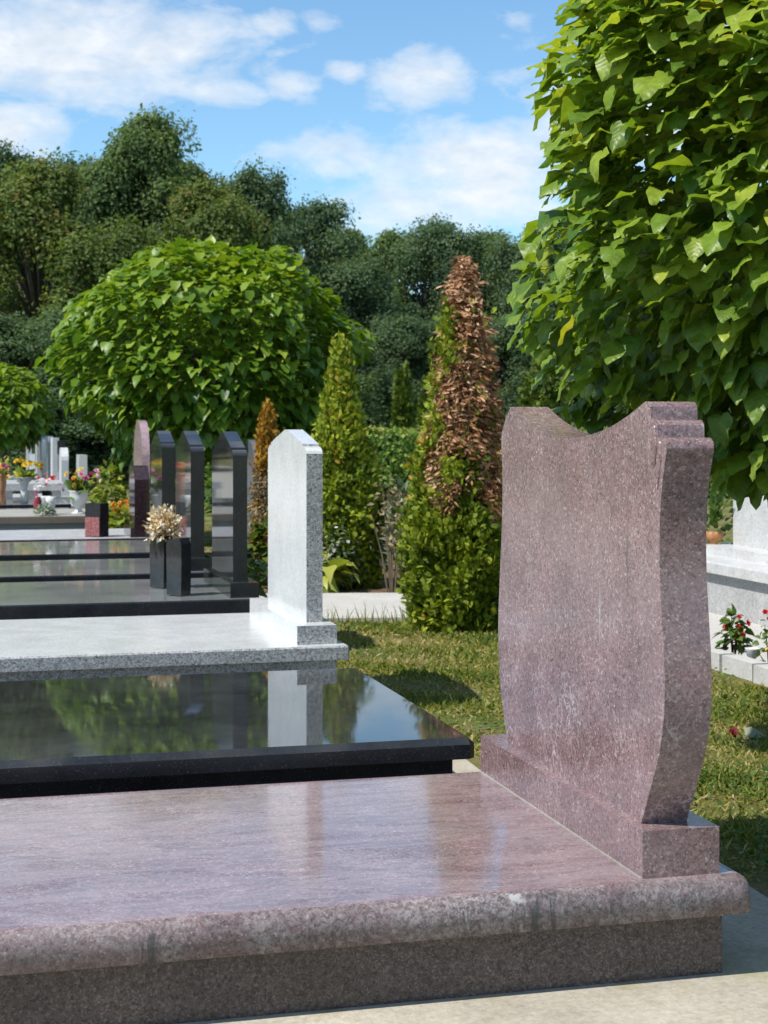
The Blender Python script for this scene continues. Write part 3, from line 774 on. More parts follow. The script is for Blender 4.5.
thuja('far_conifer', (10.55, 38.6, 0), 3.05, 0.22, 600, 12, (0.14, 0.24), 49,
      'slender green conifer behind the clipped hedge, the taller of two', [M['conifer']], None, 0.6, 0.2, 'conifer', 0.62)
thuja('far_conifer', (11.62, 40.0, 0), 2.75, 0.21, 500, 12, (0.14, 0.24), 51,
      'slender green conifer behind the clipped hedge, the shorter of two', [M['conifer']], None, 0.5, 0.2, 'conifer', 0.5)

# ------------------------------------------------------------------ clipped hedge
root = empty('clipped_hedge', (9.5, 30.3, 0)); tag(root, 'long clipped green hedge between the two thujas', 'hedge')
r = np.random.default_rng(61)
n = 16000
f_ = r.random(n)
x = r.uniform(-6.5, 8, n); y = r.uniform(-0.45, 0.45, n); z = r.uniform(0.05, 1.36, n)
front = f_ < 0.62; topm = (f_ >= 0.62) & (f_ < 0.86); 
bulge = 0.05 * np.sin(1.7 * x) + 0.04 * np.sin(4.1 * x + 3 * z)
y = np.where(front, -0.47 + bulge + r.normal(size=n) * 0.025, np.where(topm, y, 0.45))
z = np.where(topm, 1.36 + 0.03 * np.sin(2.2 * x) + r.normal(size=n) * 0.025, z)
P = np.stack([x, y, z], -1)
o = np.where(front[:, None], np.array([0, -1, 0.25]), np.where(topm[:, None], np.array([0, 0, 1.0]), np.array([0, 1.0, 0.2])))
tip = norm(np.cross(o, r.normal(size=(n, 3))) + o * 0.5); nor = norm(o + r.normal(size=(n, 3)) * 0.45)
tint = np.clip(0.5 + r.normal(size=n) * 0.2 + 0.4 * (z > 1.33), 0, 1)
link('foliage', scatter('foliage', diamond(0.4), P, tip, nor, r.uniform(0.07, 0.12, n), tint), M['hedge'], root, False)
bm = box_bm(-6.5, 8, -0.40, 0.40, 0, 1.30)
bmesh.ops.subdivide_edges(bm, edges=bm.edges[:], cuts=6, use_grid_fill=True)
for v in bm.verts: v.co += Vector((random.uniform(-.03, .03), random.uniform(-.03, .03), random.uniform(-.03, .02) if v.co.z > 0.1 else 0))
from_bm('branches', bm, plain('hedge_twigs', (0.035, 0.05, 0.018), 0.9, 0.5, 14), root, True)

# ------------------------------------------------------------------ woodland trees
def woodland_variant(name, H, W, nlobes, per, leaf, seed, mat, label, sparse=False, zlow=0.04):
    r = np.random.default_rng(seed)
    root = empty(name, (0, 0, 0)); tag(root, label, 'tree', 'trees of the wood behind the graves')
    lobes = []
    for k in range(nlobes):
        t = r.uniform(zlow, 1.0) if k > 3 else (0.86, 0.93, 0.7, 0.97)[k]
        prof = math.sin(math.pi * min(1, (0.20 + 0.80 * t)) ** 1.15) ** 0.6 if t > 0.3 else 0.85
        a = r.uniform(0, 2 * math.pi)
        q = r.random() ** 0.33 * (1.0 if not sparse else 1.1)
        rad = W * r.choice([r.uniform(0.07, 0.15), r.uniform(0.14, 0.28)]) * (0.8 if sparse else 1.0)
        R_ = max(W * prof * (1 + 0.18 * math.sin(2 * a + seed) + 0.12 * math.sin(3 * a + 5 * t)) - rad * 0.5, 0) * q
        lobes.append((R_ * math.cos(a), R_ * math.sin(a), min(H * t, H - rad * 0.5), rad))
    for k in range(nlobes // 3):      # small shoots that break the outline
        x, y, z, rad = lobes[int(r.integers(nlobes))]
        a = r.uniform(0, 2 * math.pi); e = r.uniform(0.1, 1.5)
        lobes.append((x + math.cos(a) * math.cos(e) * rad * 1.15, y + math.sin(a) * math.cos(e) * rad * 1.15, min(z + math.sin(e) * rad * 1.1, H * 1.02), W * r.uniform(0.035, 0.075)))
    P, O, T = [], [], []
    for (x, y, z, rad) in lobes:
        m_ = int(per * (rad / (0.19 * W)) ** 1.6) + 14
        d = norm(r.normal(size=(m_, 3))); d[:, 2] = np.where(d[:, 2] < -0.55, -d[:, 2], d[:, 2])
        # every lobe is a bundle of twig clusters, so its outline stays ragged
        kc = norm(r.normal(size=(26, 3))); near = np.argmax(d @ kc.T, 1); ext = r.uniform(0.75, 1.35, 26)
        rr = rad * ext[near] * np.where(r.random(m_) < 0.6, r.uniform(0.85, 1.08, m_), r.uniform(0.35, 1.2, m_))
        sq = np.array([1.05, 1.05, 0.92])
        P.append(np.array([x, y, z]) + (d * 0.80 + kc[near] * 0.20) * rr[:, None] * sq + r.normal(size=(m_, 3)) * 0.16); O.append(d)
        T.append(np.full(m_, r.normal() * 0.15) + (ext[near] - 1) * 0.35)
    P = np.concatenate(P); O = np.concatenate(O); T = np.concatenate(T)
    ok = P[:, 2] > 0.15; P, O, T = P[ok], O[ok], T[ok]; n = len(P)
    rnd = r.normal(size=(n, 3))
    nor = norm(O * 0.9 + UP * 0.35 + rnd * 0.5); tip = norm(np.cross(nor, r.normal(size=(n, 3))) + O * 0.4 - UP * 0.2)
    tint = np.clip(0.45 + T + r.normal(size=n) * 0.17, 0, 1)
    me = scatter('crown', diamond(0.36, 0.2), P, tip, nor, r.uniform(leaf[0], leaf[1], n), tint)
    link('crown', me, mat, root, False)
    bm = bmesh.new()
    tube_bm([(0, 0, -0.1), (0.1, 0, H * 0.3), (-0.1, 0.1, H * 0.6), (0, 0, H * 0.85)], [H * 0.03, H * 0.022, H * 0.014, H * 0.004], 9, bm)
    for (x, y, z, rad) in lobes:
        zs = max(0.5, z * 0.55)
        st = Vector((0, 0, zs)); en = Vector((x, y, z)); md = st.lerp(en, 0.5) + Vector((0, 0, 0.05 * H * r.uniform(-0.5, 1)))
        tube_bm([st, md, en, en + (en - md) * 0.2], [H * 0.006, H * 0.0042, H * 0.0025, H * 0.001], 6, bm)
    from_bm('trunk', bm, M['bark'], root, True)
    return root

def px(u, Z): 
    a = math.atan2(417, 1600); F = (math.sin(a), math.cos(a)); dx = (u - 384) / 1600
    return Z * (F[0] + dx * F[1]), Z * (F[1] - dx * F[0])
def hgt(v, Z): return 1.4 + (430 - v) / 1600 * Z
VAR = {
 'oak': woodland_variant('oak_tree', 14.0, 4.6, 96, 700, (0.12, 0.23), 71, M['forest'], 'x'),
 'dark': woodland_variant('dark_oak_tree', 12.0, 4.8, 94, 700, (0.12, 0.23), 72, M['forest_dark'], 'x'),
 'olive': woodland_variant('olive_green_tree', 11.0, 4.2, 86, 680, (0.12, 0.22), 73, M['forest_olive'], 'x'),
 'open': woodland_variant('open_crowned_tree', 12.0, 4.2, 74, 330, (0.12, 0.23), 74, M['forest_dark'], 'x', True, 0.2),
 'oak2': woodland_variant('oak_tree', 13.0, 4.8, 60, 860, (0.14, 0.27), 75, M['forest'], 'x'),
}
HV = {'oak': 14.0, 'dark': 12.0, 'olive': 11.0, 'open': 12.0, 'oak2': 13.0}
# u, distance, top v, kind, width factor, spin, label
WOOD = [
 (-190, 52, 150, 'dark', 1.0, 0.3, 'dark green tree of the wood outside the left edge'),
 (-95, 58, 120, 'oak2', 1.0, 1.3, 'tall oak of the wood just beyond the left edge'),
 (-12, 60, 136, 'dark', 0.95, 2.1, 'dark tree at the left edge, behind the olive green tree'),
 (42, 47, 155, 'olive', 1.05, 0.4, 'olive green tree with reddish leaf tips at the left side of the wood'),
 (105, 56, 148, 'oak2', 0.85, 3.0, 'mid green oak between the olive tree and the tallest tree'),
 (152, 58, 104, 'oak', 0.92, 0.9, 'tallest oak of the wood, above the round catalpa'),
 (205, 50, 172, 'olive', 0.95, 2.6, 'olive green tree directly behind the top of the round catalpa'),
 (72, 62, 150, 'dark', 0.95, 1.9, 'dark oak rising between the olive green tree and the tallest oak'),
 (182, 66, 148, 'oak2', 0.95, 5.1, 'oak behind the right shoulder of the tallest oak'),
 (285, 70, 196, 'oak', 0.9, 0.5, 'oak filling the gap left of the open crowned tree'),
 (20, 68, 146, 'oak', 0.95, 2.7, 'oak behind the reddish olive tree near the left edge'),
 (350, 80, 214, 'oak2', 0.9, 3.9, 'oak in the gap right of the open crowned tree'),
 (250, 60, 158, 'dark', 0.80, 4.0, 'dark tree right of the tallest oak'),
 (318, 64, 186, 'open', 0.95, 1.0, 'open crowned tree with sky showing through its branches'),
 (360, 62, 245, 'dark', 0.9, 5.0, 'lower dark tree beneath the open crowned tree'),
 (392, 74, 214, 'oak2', 0.85, 2.0, 'rounded oak left of the browned thuja top'),
 (440, 72, 207, 'dark', 0.9, 0.2, 'dark tree behind the top of the browned thuja'),
 (492, 76, 217, 'oak', 0.85, 1.7, 'mid green oak right of the browned thuja top'),
 (535, 70, 215, 'dark', 0.9, 3.3, 'dark tree where the wood meets the big catalpa leaves'),
 (600, 74, 205, 'oak2', 0.95, 4.4, 'oak hidden behind the big catalpa'),
 (680, 70, 200, 'oak', 1.0, 0.6, 'oak behind the right part of the big catalpa'),
 (770, 72, 195, 'dark', 1.0, 5.5, 'dark tree at the right edge behind the big catalpa'),
 (880, 70, 190, 'oak2', 1.0, 2.2, 'oak of the wood beyond the right edge'),
 (5, 44, 300, 'dark', 0.8, 4.1, 'low dark tree behind the far left catalpa'),
 (-70, 46, 280, 'oak', 0.8, 1.9, 'low oak outside the left edge, in front of the wood'),
 (90, 43, 290, 'dark', 0.8, 0.7, 'low dark tree left of the round catalpa'),
 (290, 50, 300, 'oak2', 0.75, 3.6, 'low oak right behind the round catalpa'),
 (345, 54, 310, 'dark', 0.75, 5.2, 'low dark tree above the cone shaped thuja'),
 (405, 58, 300, 'dark', 0.8, 1.1, 'low dark tree right behind the two slender conifers'),
 (465, 60, 290, 'oak', 0.7, 2.9, 'low oak behind the middle of the browned thuja'),
 (520, 58, 300, 'dark', 0.8, 0.1, 'low dark tree between the browned thuja and the big catalpa'),
 (590, 60, 290, 'oak2', 0.8, 5.9, 'low oak behind the lower leaves of the big catalpa'),
]
used = set()
for (u, Z, v, kind, wf, spin, lab) in WOOD:
    if kind in used: o = copy_tree(VAR[kind])
    else: o = VAR[kind]; used.add(kind)
    x, y = px(u, Z); s = hgt(v + 26, Z) / HV[kind]
    o.location = (x, y, 0); o.rotation_euler = (0, 0, spin)
    o.scale = (wf * max(s, 0.8), wf * max(s, 0.8), s)
    o['label'] = lab; o['group'] = 'trees of the wood behind the graves'
# the unbroken wood further back
def far_wood():
    r = np.random.default_rng(81); n = 26000
    x = r.uniform(-75, 110, n); hh = 9.0 + 1.6 * np.sin(x * 0.31) + 1.2 * np.sin(x * 0.83 + 1) + 0.8 * np.sin(x * 1.9)
    z = r.random(n) ** 0.8 * hh
    y = 92 + 0.05 * x + 3 * np.sin(x * 0.9 + z * 0.4) + 2.2 * np.sin(x * 2.1 - z * 0.8) - 3 * np.sin(np.clip(z / hh, 0, 1) * math.pi)
    P = np.stack([x, y, z], -1); o = np.array([0, -1, 0.5])
    nor = norm(o + r.normal(size=(n, 3)) * 0.6); tip = norm(np.cross(nor, r.normal(size=(n, 3))))
    tint = np.clip(0.4 + 0.18 * np.sin(x * 0.9) + r.normal(size=n) * 0.18, 0, 1)
    me = scatter('far_wood', diamond(0.45, 0.2), P, tip, nor, r.uniform(0.45, 0.85, n), tint)
    tag(link('far_wood', me, M['forest_dark'], None, False), 'unbroken dark wood far behind the graves', 'wood', kind='stuff')
far_wood()

# ------------------------------------------------------------------ small plants and flowers
def plant(name, loc, n, spread, h, leaf, mat, seed, label, tmpl=None, cat='plant', tint0=0.5, droop=0.3, stems=True, group=None):
    root = empty(name, loc); tag(root, label, cat, group)
    r = np.random.default_rng(seed)
    d = norm(r.normal(size=(n, 3))); d[:, 2] = np.abs(d[:, 2])
    q = r.random(n) ** 0.4
    P = d * q[:, None] * np.array([spread, spread, h * 0.62]) + np.array([0, 0, h * 0.36]) - np.array([0, 0, 1]) * (0.3 * h * (1 - d[:, 2]) * r.random(n))[:, None]
    P[:, 2] = np.maximum(P[:, 2], 0.02)
    o = norm(d * np.array([1, 1, 0.4]))
    tip = norm(o - UP * droop + r.normal(size=(n, 3)) * 0.4); nor = norm(UP + o * 0.3 + r.normal(size=(n, 3)) * 0.35)
    tint = np.clip(tint0 + r.normal(size=n) * 0.22, 0, 1)
    link('leaves', scatter('leaves', tmpl or small_heart(), P, tip, nor, r.uniform(leaf[0], leaf[1], n), tint), mat, root, True)
    if stems:
        bm = bmesh.new()
        for k in range(7):
            p = P[int(r.integers(n))]
            tube_bm([(p[0] * 0.12, p[1] * 0.12, -0.01), (p[0] * 0.6, p[1] * 0.6, p[2] * 0.6), tuple(p)], [0.006, 0.004, 0.002], 5, bm)
        from_bm('stems', bm, M['reed'], root, True)
    return root

def bloom_mesh(name, centers, rad, tints, seed, petals=9):
    """each bloom: two rings of petals round a heart"""
    r = np.random.default_rng(seed)
    P, T, Nn, S, TT = [], [], [], [], []
    for (c, ax, tn) in zip(centers, rad, tints):
        ax_n = norm(np.array(ax[1])[None])[0]; R0 = ax[0]
        h = np.array([1.0, 0, 0]) if abs(ax_n[0]) < 0.8 else np.array([0, 1.0, 0])
        a1 = norm(np.cross(ax_n, h)[None])[0]; a2 = np.cross(ax_n, a1)
        for ring, (lift, sz) in enumerate(((0.25, 1.0), (0.75, 0.75), (1.6, 0.5))):
            for k in range(petals - ring * 2):
                an = 2 * math.pi * k / (petals - ring * 2) + ring * 0.4 + r.normal() * 0.1
                dd = a1 * math.cos(an) + a2 * math.sin(an)
                P.append(np.array(c)); T.append(dd + ax_n * lift); Nn.append(ax_n - dd * lift); S.append(R0 * sz * r.uniform(0.85, 1.15)); TT.append(np.clip(tn + r.normal() * 0.06, 0, 1))
    return scatter(name, diamond(0.36, -0.1), np.array(P), np.array(T), np.array(Nn), np.array(S), np.array(TT))

PET = {
 'red': petal('red_petal', [(0, (0.45, 0.02, 0.02)), (1, (0.68, 0.05, 0.04))]),
 'yellow': petal('yellow_petal', [(0, (0.70, 0.42, 0.02)), (1, (0.82, 0.66, 0.06))]),
 'orange': petal('orange_petal', [(0, (0.70, 0.20, 0.02)), (1, (0.82, 0.38, 0.05))]),
 'pink': petal('pink_petal', [(0, (0.52, 0.05, 0.20)), (0.5, (0.72, 0.25, 0.36)), (1, (0.82, 0.58, 0.62))]),
 'white': petal('white_petal', [(0, (0.66, 0.66, 0.66)), (1, (0.82, 0.82, 0.80))]),
}
def blooms(parent, items, seed, spread_r, petals=9):
    """items: list of (colour, n, center, spread)"""
    r = np.random.default_rng(seed); spread_r *= 0.64
    for col, n, c, sp in items:
        for _ in range(n):
            off = r.normal(size=3) * np.array(sp)
            ctr = np.array(c) + off
            ax = norm((off / np.array(sp) + np.array([-0.3, -0.5, 0.9]))[None])[0]
            me = bloom_mesh('flower', [ctr], [(spread_r * r.uniform(0.8, 1.2), ax)], [r.random()], int(r.integers(1e6)), petals)
            link('flower', me, PET[col], parent, False)

URN = [(0.075, 0), (0.078, 0.015), (0.04, 0.03), (0.03, 0.06), (0.05, 0.085), (0.085, 0.12), (0.10, 0.18), (0.098, 0.235), (0.112, 0.25), (0.100, 0.25), (0.08, 0.22)]
def vase_thing(name, loc, prof, m, label, n=18, s=1.0):
    root = empty(name, loc); tag(root, label, 'vase')
    from_bm('vase', lathe_bm([(a * s, b * s) for a, b in prof], n), m, root, True)
    return root
# white urns and bouquet on the raised grave
v = vase_thing('flower_urn', (1.15, 17.3, 0.506), URN, M['ceramic'], 'white footed urn with pink, orange and purple flowers on the raised grave')
blooms(v, [('orange', 6, (-0.02, -0.04, 0.33), (0.08, 0.06, 0.04)), ('pink', 6, (0.10, 0, 0.40), (0.07, 0.06, 0.04)), ('yellow', 4, (0, 0.03, 0.43), (0.08, 0.05, 0.03))], 91, 0.055)
link('leaves', scatter('leaves', diamond(0.3), np.tile(np.array([[0, 0, 0.25]]), (40, 1)), norm(rng.normal(size=(40, 3)) * [1, 1, .5] + [0, 0, .7]), rng.normal(size=(40, 3)), rng.uniform(0.12, 0.22, 40), rng.random(40)), M['plant'], v, True)
v = vase_thing('flower_urn', (0.86, 17.28, 0.506), [(0.05, 0), (0.055, 0.03), (0.04, 0.06), (0.05, 0.13), (0.065, 0.19), (0.05, 0.19)], M['ceramic'], 'small white vase with crimson and white flowers, left of the footed urn')
blooms(v, [('pink', 4, (0.0, 0, 0.33), (0.06, 0.05, 0.07)), ('white', 6, (-0.08, 0, 0.26), (0.07, 0.05, 0.05)), ('red', 1, (0.02, -.03, 0.38), (0.02, 0.02, 0.02))], 92, 0.055)
plant('cushion_plant', (0.79, 17.08, 0.50), 150, 0.11, 0.12, (0.03, 0.05), M['plant_grey'], 93, 'low pale green cushion plant in front of the small white vase', diamond(0.4), stems=False)
# dark block vase with a red lower face
root = empty('block_vase', (1.205, 15.5, 0.38), 0.9); tag(root, 'square black granite vase with a red lower front, standing beside the urns', 'vase')
bm = box_bm(-0.07, 0.075, -0.08, 0.09, 0, 0.32); bevel(bm, 0.006, 1); from_bm('body', bm, M['black_side'], root, False)
bm = box_bm(-0.078, -0.07, -0.075, 0.085, 0.01, 0.19); from_bm('front_panel', bm, M['redstone'], root, False)
# pair of black slab vases with dried flowers on the first black grave
for (x, y, rz, lab, hh) in ((1.215, 10.36, 0.72, 'tapered black granite vase behind the other on the nearest black headstone grave', 0.335), (1.262, 9.86, 0.72, 'tapered black granite vase in front, on the nearest black headstone grave', 0.35)):
    root = empty('slab_vase', (x, y, 0.386), rz); tag(root, lab, 'vase', 'black vases with dried flowers')
    bm = prism_bm([(-0.058, 0), (-0.062, hh * 0.5), (-0.06, hh * 0.9), (-0.045, hh), (0.045, hh * 0.97), (0.062, hh * 0.9), (0.057, 0)], -0.045, 0.045); bevel(bm, 0.006, 2)
    from_bm('body', bm, [M['black']], root, False)
    bm = lathe_bm([(0.028, 0), (0.032, 0.012), (0.024, 0.012)], 12, (0, 0, hh - 0.012)); from_bm('rim', bm, M['black'], root, True)
root = empty('dried_bouquet', (1.235, 10.34, 0.735)); tag(root, 'bunch of golden dried flowers standing in the black vases', 'flowers')
r = np.random.default_rng(95); n = 900
d = norm(r.normal(size=(n, 3)) * [1, 1, .7] + [-0.1, -0.1, 0.75]); q = r.random(n) ** 0.5
P = d * (q * r.uniform(0.10, 0.18, n))[:, None] * np.array([0.75, 0.75, 1.1])
P[:, 2] = np.maximum(P[:, 2], -0.03)
link('dried_flower_heads', scatter('dried_flower_heads', diamond(0.4, 0.3), P, norm(d + r.normal(size=(n, 3)) * .8), r.normal(size=(n, 3)), r.uniform(0.014, 0.036, n), np.clip(q * 0.9 + r.normal(size=n) * 0.28, 0, 1)), M['dried'], root, False)  # heads of the dried flowers, joined in one mesh
bm = bmesh.new()
for k in range(34):
    p = d[k] * r.uniform(0.12, 0.19); tube_bm([(0, 0, -0.03), tuple(p * 0.55), tuple(p)], [0.003, 0.0025, 0.0015], 5, bm)
from_bm('stems', bm, M['dried'], root, False)
# far flowers: copper vase, yellow bunch, potted plants
v = vase_thing('copper_vase', (0.42, 21.2, 0.45), [(0.07, 0), (0.065, 0.05), (0.06, 0.15), (0.075, 0.28), (0.06, 0.36), (0.07, 0.38), (0.05, 0.38)], M['copper'], 'tall copper vase with peach flowers on a far black slab')
blooms(v, [('orange', 5, (0, 0, 0.45), (0.06, 0.05, 0.04)), ('pink', 3, (-0.02, 0, 0.50), (0.06, 0.05, 0.04))], 97, 0.07)
v = vase_thing('flower_pot', (0.72, 21.3, 0.45), [(0.05, 0), (0.05, 0.16), (0.035, 0.18), (0.06, 0.26), (0.14, 0.34), (0.12, 0.34)], M['ceramic'], 'white goblet pot with a bunch of yellow flowers on a far black slab')
blooms(v, [('yellow', 14, (0.03, 0, 0.52), (0.12, 0.07, 0.05))], 98, 0.075)
link('leaves', scatter('leaves', diamond(0.3), np.tile(np.array([[0, 0, 0.34]]), (50, 1)), norm(rng.normal(size=(50, 3)) * [1, 1, .4] + [0, 0, .3]), rng.normal(size=(50, 3)), rng.uniform(0.12, 0.2, 50), rng.random(50)), M['plant_yellow'], v, True)
v = vase_thing('terracotta_pot', (0.35, 27.2, 0.36), [(0.08, 0), (0.12, 0.2), (0.13, 0.22), (0.10, 0.22)], M['terracotta'], 'terracotta pot with an olive green plant far at the left')
r = np.random.default_rng(99); d = norm(r.normal(size=(160, 3)) + [0, 0, .8])
link('leaves', scatter('leaves', diamond(0.35), np.array([0, 0, 0.25]) + d * r.uniform(0.05, 0.38, 160)[:, None], d, r.normal(size=(160, 3)), r.uniform(0.08, 0.14, 160), r.random(160)), M['plant_yellow'], v, True)
for (x, y, cols, seed, lab) in ((1.15, 24.6, [('red', 3), ('orange', 4)], 103, 'red and orange flowers in a white pot before the narrow black headstone'), (0.95, 20.0, [('white', 6)], 104, 'white flowers in a small pot on the slab behind the urns')):
    v = vase_thing('flower_pot', (x, y, 0.43 if y < 22 else 0.37 + 0.0), [(0.05, 0), (0.07, 0.14), (0.08, 0.16), (0.06, 0.16)], M['ceramic'], lab)
    blooms(v, [(c, k, (0, 0, 0.26), (0.08, 0.06, 0.06)) for c, k in cols], seed, 0.07)
root = vase_thing('grave_candle', (0.80, 19.2, 0.426), [(0.04, 0), (0.045, 0.02), (0.045, 0.15), (0.03, 0.17), (0.03, 0.19)], plain('red_glass', (0.22, 0.02, 0.03), 0.15, 0.1), 'dark red grave candle on the far black slab behind the small white vase')
root['category'] = 'candle'

# plants round the graves
plant('hosta_plant', (2.97, 13.42, 0.01), 44, 0.20, 0.34, (0.13, 0.22), M['plant_yellow'], 111, 'yellow green broad leaved plant at the edge of the pale path', small_heart(0.3, 0.6))
p_ = plant('white_flowered_shrub', (3.10, 13.56, 0.01), 320, 0.20, 0.58, (0.04, 0.08), M['plant_grey'], 112, 'grey green shrub with small white flowers at the foot of the cone shaped thuja', diamond(0.35), 'shrub')
blooms(p_, [('white', 12, (-0.03, -0.1, 0.42), (0.13, 0.08, 0.09))], 113, 0.03, 6)
plant('grey_leaved_shrub', (3.70, 13.5, 0.01), 520, 0.17, 0.92, (0.06, 0.12), M['plant_grey'], 114, 'pale grey green upright shrub between the two thujas', diamond(0.22), 'shrub', droop=-0.6)
root = empty('dry_stalks', (3.50, 13.15, 0.01)); tag(root, 'cluster of dry brown stalks right of the cone shaped thuja', 'plant')
bm = bmesh.new(); r = np.random.default_rng(115)
for k in range(11):
    a, b_ = r.normal(size=2) * 0.035; h = r.uniform(0.45, 0.95)
    tube_bm([(a * .4, b_ * .4, -0.02), (a, b_, h * 0.5), (a * 2.0, b_ * 2.0, h)], [0.008, 0.006, 0.002], 5, bm)
from_bm('stalks', bm, plain('dry_stem', (0.16, 0.12, 0.075), 0.9, 0.3), root, False)
P = np.stack([r.normal(size=140) * 0.07, r.normal(size=140) * 0.07, r.uniform(0.35, 0.98, 140)], -1)
link('seed_heads', scatter('seed_heads', diamond(0.3), P, r.normal(size=(140, 3)), r.normal(size=(140, 3)), r.uniform(0.03, 0.07, 140), r.random(140)), M['reed'], root, False)  # seed heads of the stalks, joined in one mesh
plant('red_leaved_shrub', (2.66, 14.3, 0.01), 330, 0.20, 0.62, (0.06, 0.11), M['plant_red'], 116, 'shrub with green and red leaves below the slim orange tipped thuja', small_heart(), 'shrub')
plant('yellow_shrub', (1.66, 19.7, 0.0), 500, 0.26, 1.0, (0.07, 0.12), M['plant_yellow'], 117, 'yellow green shrub under the round catalpa, left of the pink arched headstone', diamond(0.35), 'shrub', 0.2)
p_ = plant('marigold_plant', (1.57, 16.9, 0.0), 130, 0.11, 0.62, (0.08, 0.18), M['plant_yellow'], 118, 'orange flowering plant with pale leaves left of the dark maroon headstone', small_heart())
blooms(p_, [('orange', 12, (-0.02, -0.03, 0.62), (0.07, 0.05, 0.04))], 119, 0.05)
plant('leafy_plant', (2.2, 12.6, 0.0), 120, 0.16, 0.42, (0.06, 0.1), M['plant'], 120, 'green leafy plant between two of the black headstones', small_heart())
plant('dark_shrub', (3.9, 22.5, 0.0), 900, 0.7, 1.1, (0.10, 0.18), M['plant'], 121, 'dark green shrub in the shade behind the golden thuja', diamond(0.4), 'shrub', 0.2)

# flower bed with white kerb stones beside the tomb
kx = 4.27
for k, (y0, y1) in enumerate(((6.6, 7.15), (7.2, 7.62), (7.66, 8.06), (8.10, 8.46), (8.50, 8.84), (8.88, 9.3))):
    bm = box_bm(-0.05, 0.05, -(y1 - y0) / 2, (y1 - y0) / 2, 0, 0.10); bevel(bm, 0.015, 2)
    o = from_bm('kerb_stone', bm, M['white_kerb'], None, False); o.location = (kx + 0.01 * math.sin(5 * k), (y0 + y1) / 2, 0.0); o.rotation_euler = (0, 0, 0.02 * math.sin(3 * k))
    tag(o, ['white kerb stone nearest to the camera beside the bed', 'white kerb stone second from the camera along the bed', 'white kerb stone below the yellow flowers', 'white kerb stone right of the red geranium', 'white kerb stone in front of the red geranium', 'white kerb stone farthest from the camera along the bed'][k], 'kerb', 'white kerb stones of the flower bed')
sheet('soil_bed', [(4.33, 6.6), (4.48, 6.6), (4.48, 9.3), (4.33, 9.3)], 0.03, M['soil'])
p_ = plant('red_geranium', (4.40, 8.66, 0.03), 95, 0.085, 0.30, (0.045, 0.075), M['plant'], 131, 'red flowering geranium in the bed right next to the burgundy headstone', small_heart())
blooms(p_, [('red', 7, (-0.03, -0.06, 0.24), (0.05, 0.04, 0.06))], 132, 0.032)
p_ = plant('pink_flower_plant', (4.42, 8.25, 0.03), 40, 0.07, 0.34, (0.03, 0.05), M['plant'], 133, 'thin stemmed plant with a few pinkish red flowers in the bed', small_heart())
blooms(p_, [('red', 3, (-0.02, -0.02, 0.33), (0.03, 0.03, 0.03))], 134, 0.03)
p_ = plant('yellow_flower_plant', (4.40, 7.90, 0.03), 150, 0.11, 0.16, (0.04, 0.07), M['plant_yellow'], 135, 'low yellow flowering plant at the right end of the bed', diamond(0.35))
blooms(p_, [('yellow', 9, (-0.03, -0.03, 0.13), (0.07, 0.06, 0.02))], 136, 0.03)
v = vase_thing('white_ornament', (4.41, 8.44, 0.03), [(0.05, 0), (0.055, 0.015), (0.025, 0.03), (0.025, 0.07), (0.055, 0.10), (0.07, 0.16), (0.075, 0.17), (0.055, 0.17), (0.05, 0.13)], M['ceramic'], 'little white bowl on a foot between the red flowers', 18, 0.62)
v['category'] = 'ornament'
root = vase_thing('potted_plant', (5.85, 11.85, 0.479), [(0.05, 0), (0.075, 0.08), (0.07, 0.10), (0.055, 0.10)], M['terracotta'], 'small orange pot with a dark green plant on the corner of the pale tomb')
root['category'] = 'plant'
r = np.random.default_rng(137); d = norm(r.normal(size=(150, 3)) * [.6, .6, 1] + [0, 0, .8])
link('leaves', scatter('leaves', diamond(0.35), np.array([0, 0, 0.1]) + d * r.uniform(0.02, 0.33, 150)[:, None] * [0.5, 0.5, 1], d, r.normal(size=(150, 3)), r.uniform(0.05, 0.09, 150), r.random(150) * .5), M['plant'], root, True)
# a silk rose lying in the grass
root = empty('silk_rose', (3.36, 6.62, 0.012)); tag(root, 'fallen dark red silk rose with a pale green leaf lying in the grass', 'flower')
link('bloom', bloom_mesh('bloom', [(0, 0, 0.01)], [(0.032, np.array([-0.4, -0.6, 0.6]))], [0.1], 5), petal('dark_red_silk', [(0, (0.16, 0.015, 0.02)), (1, (0.26, 0.03, 0.03))]), root, False)
bm = bmesh.new(); V_ = small_heart()[0] * 0.11
me = scatter('leaf', small_heart(), np.array([[0.05, -0.02, 0.01]]), np.array([[1, -0.2, 0.1]]), np.array([[-.2, -.5, 1.]]), np.array([0.1]), np.array([1.0])); link('leaf', me, M['plant_grey'], root, True)

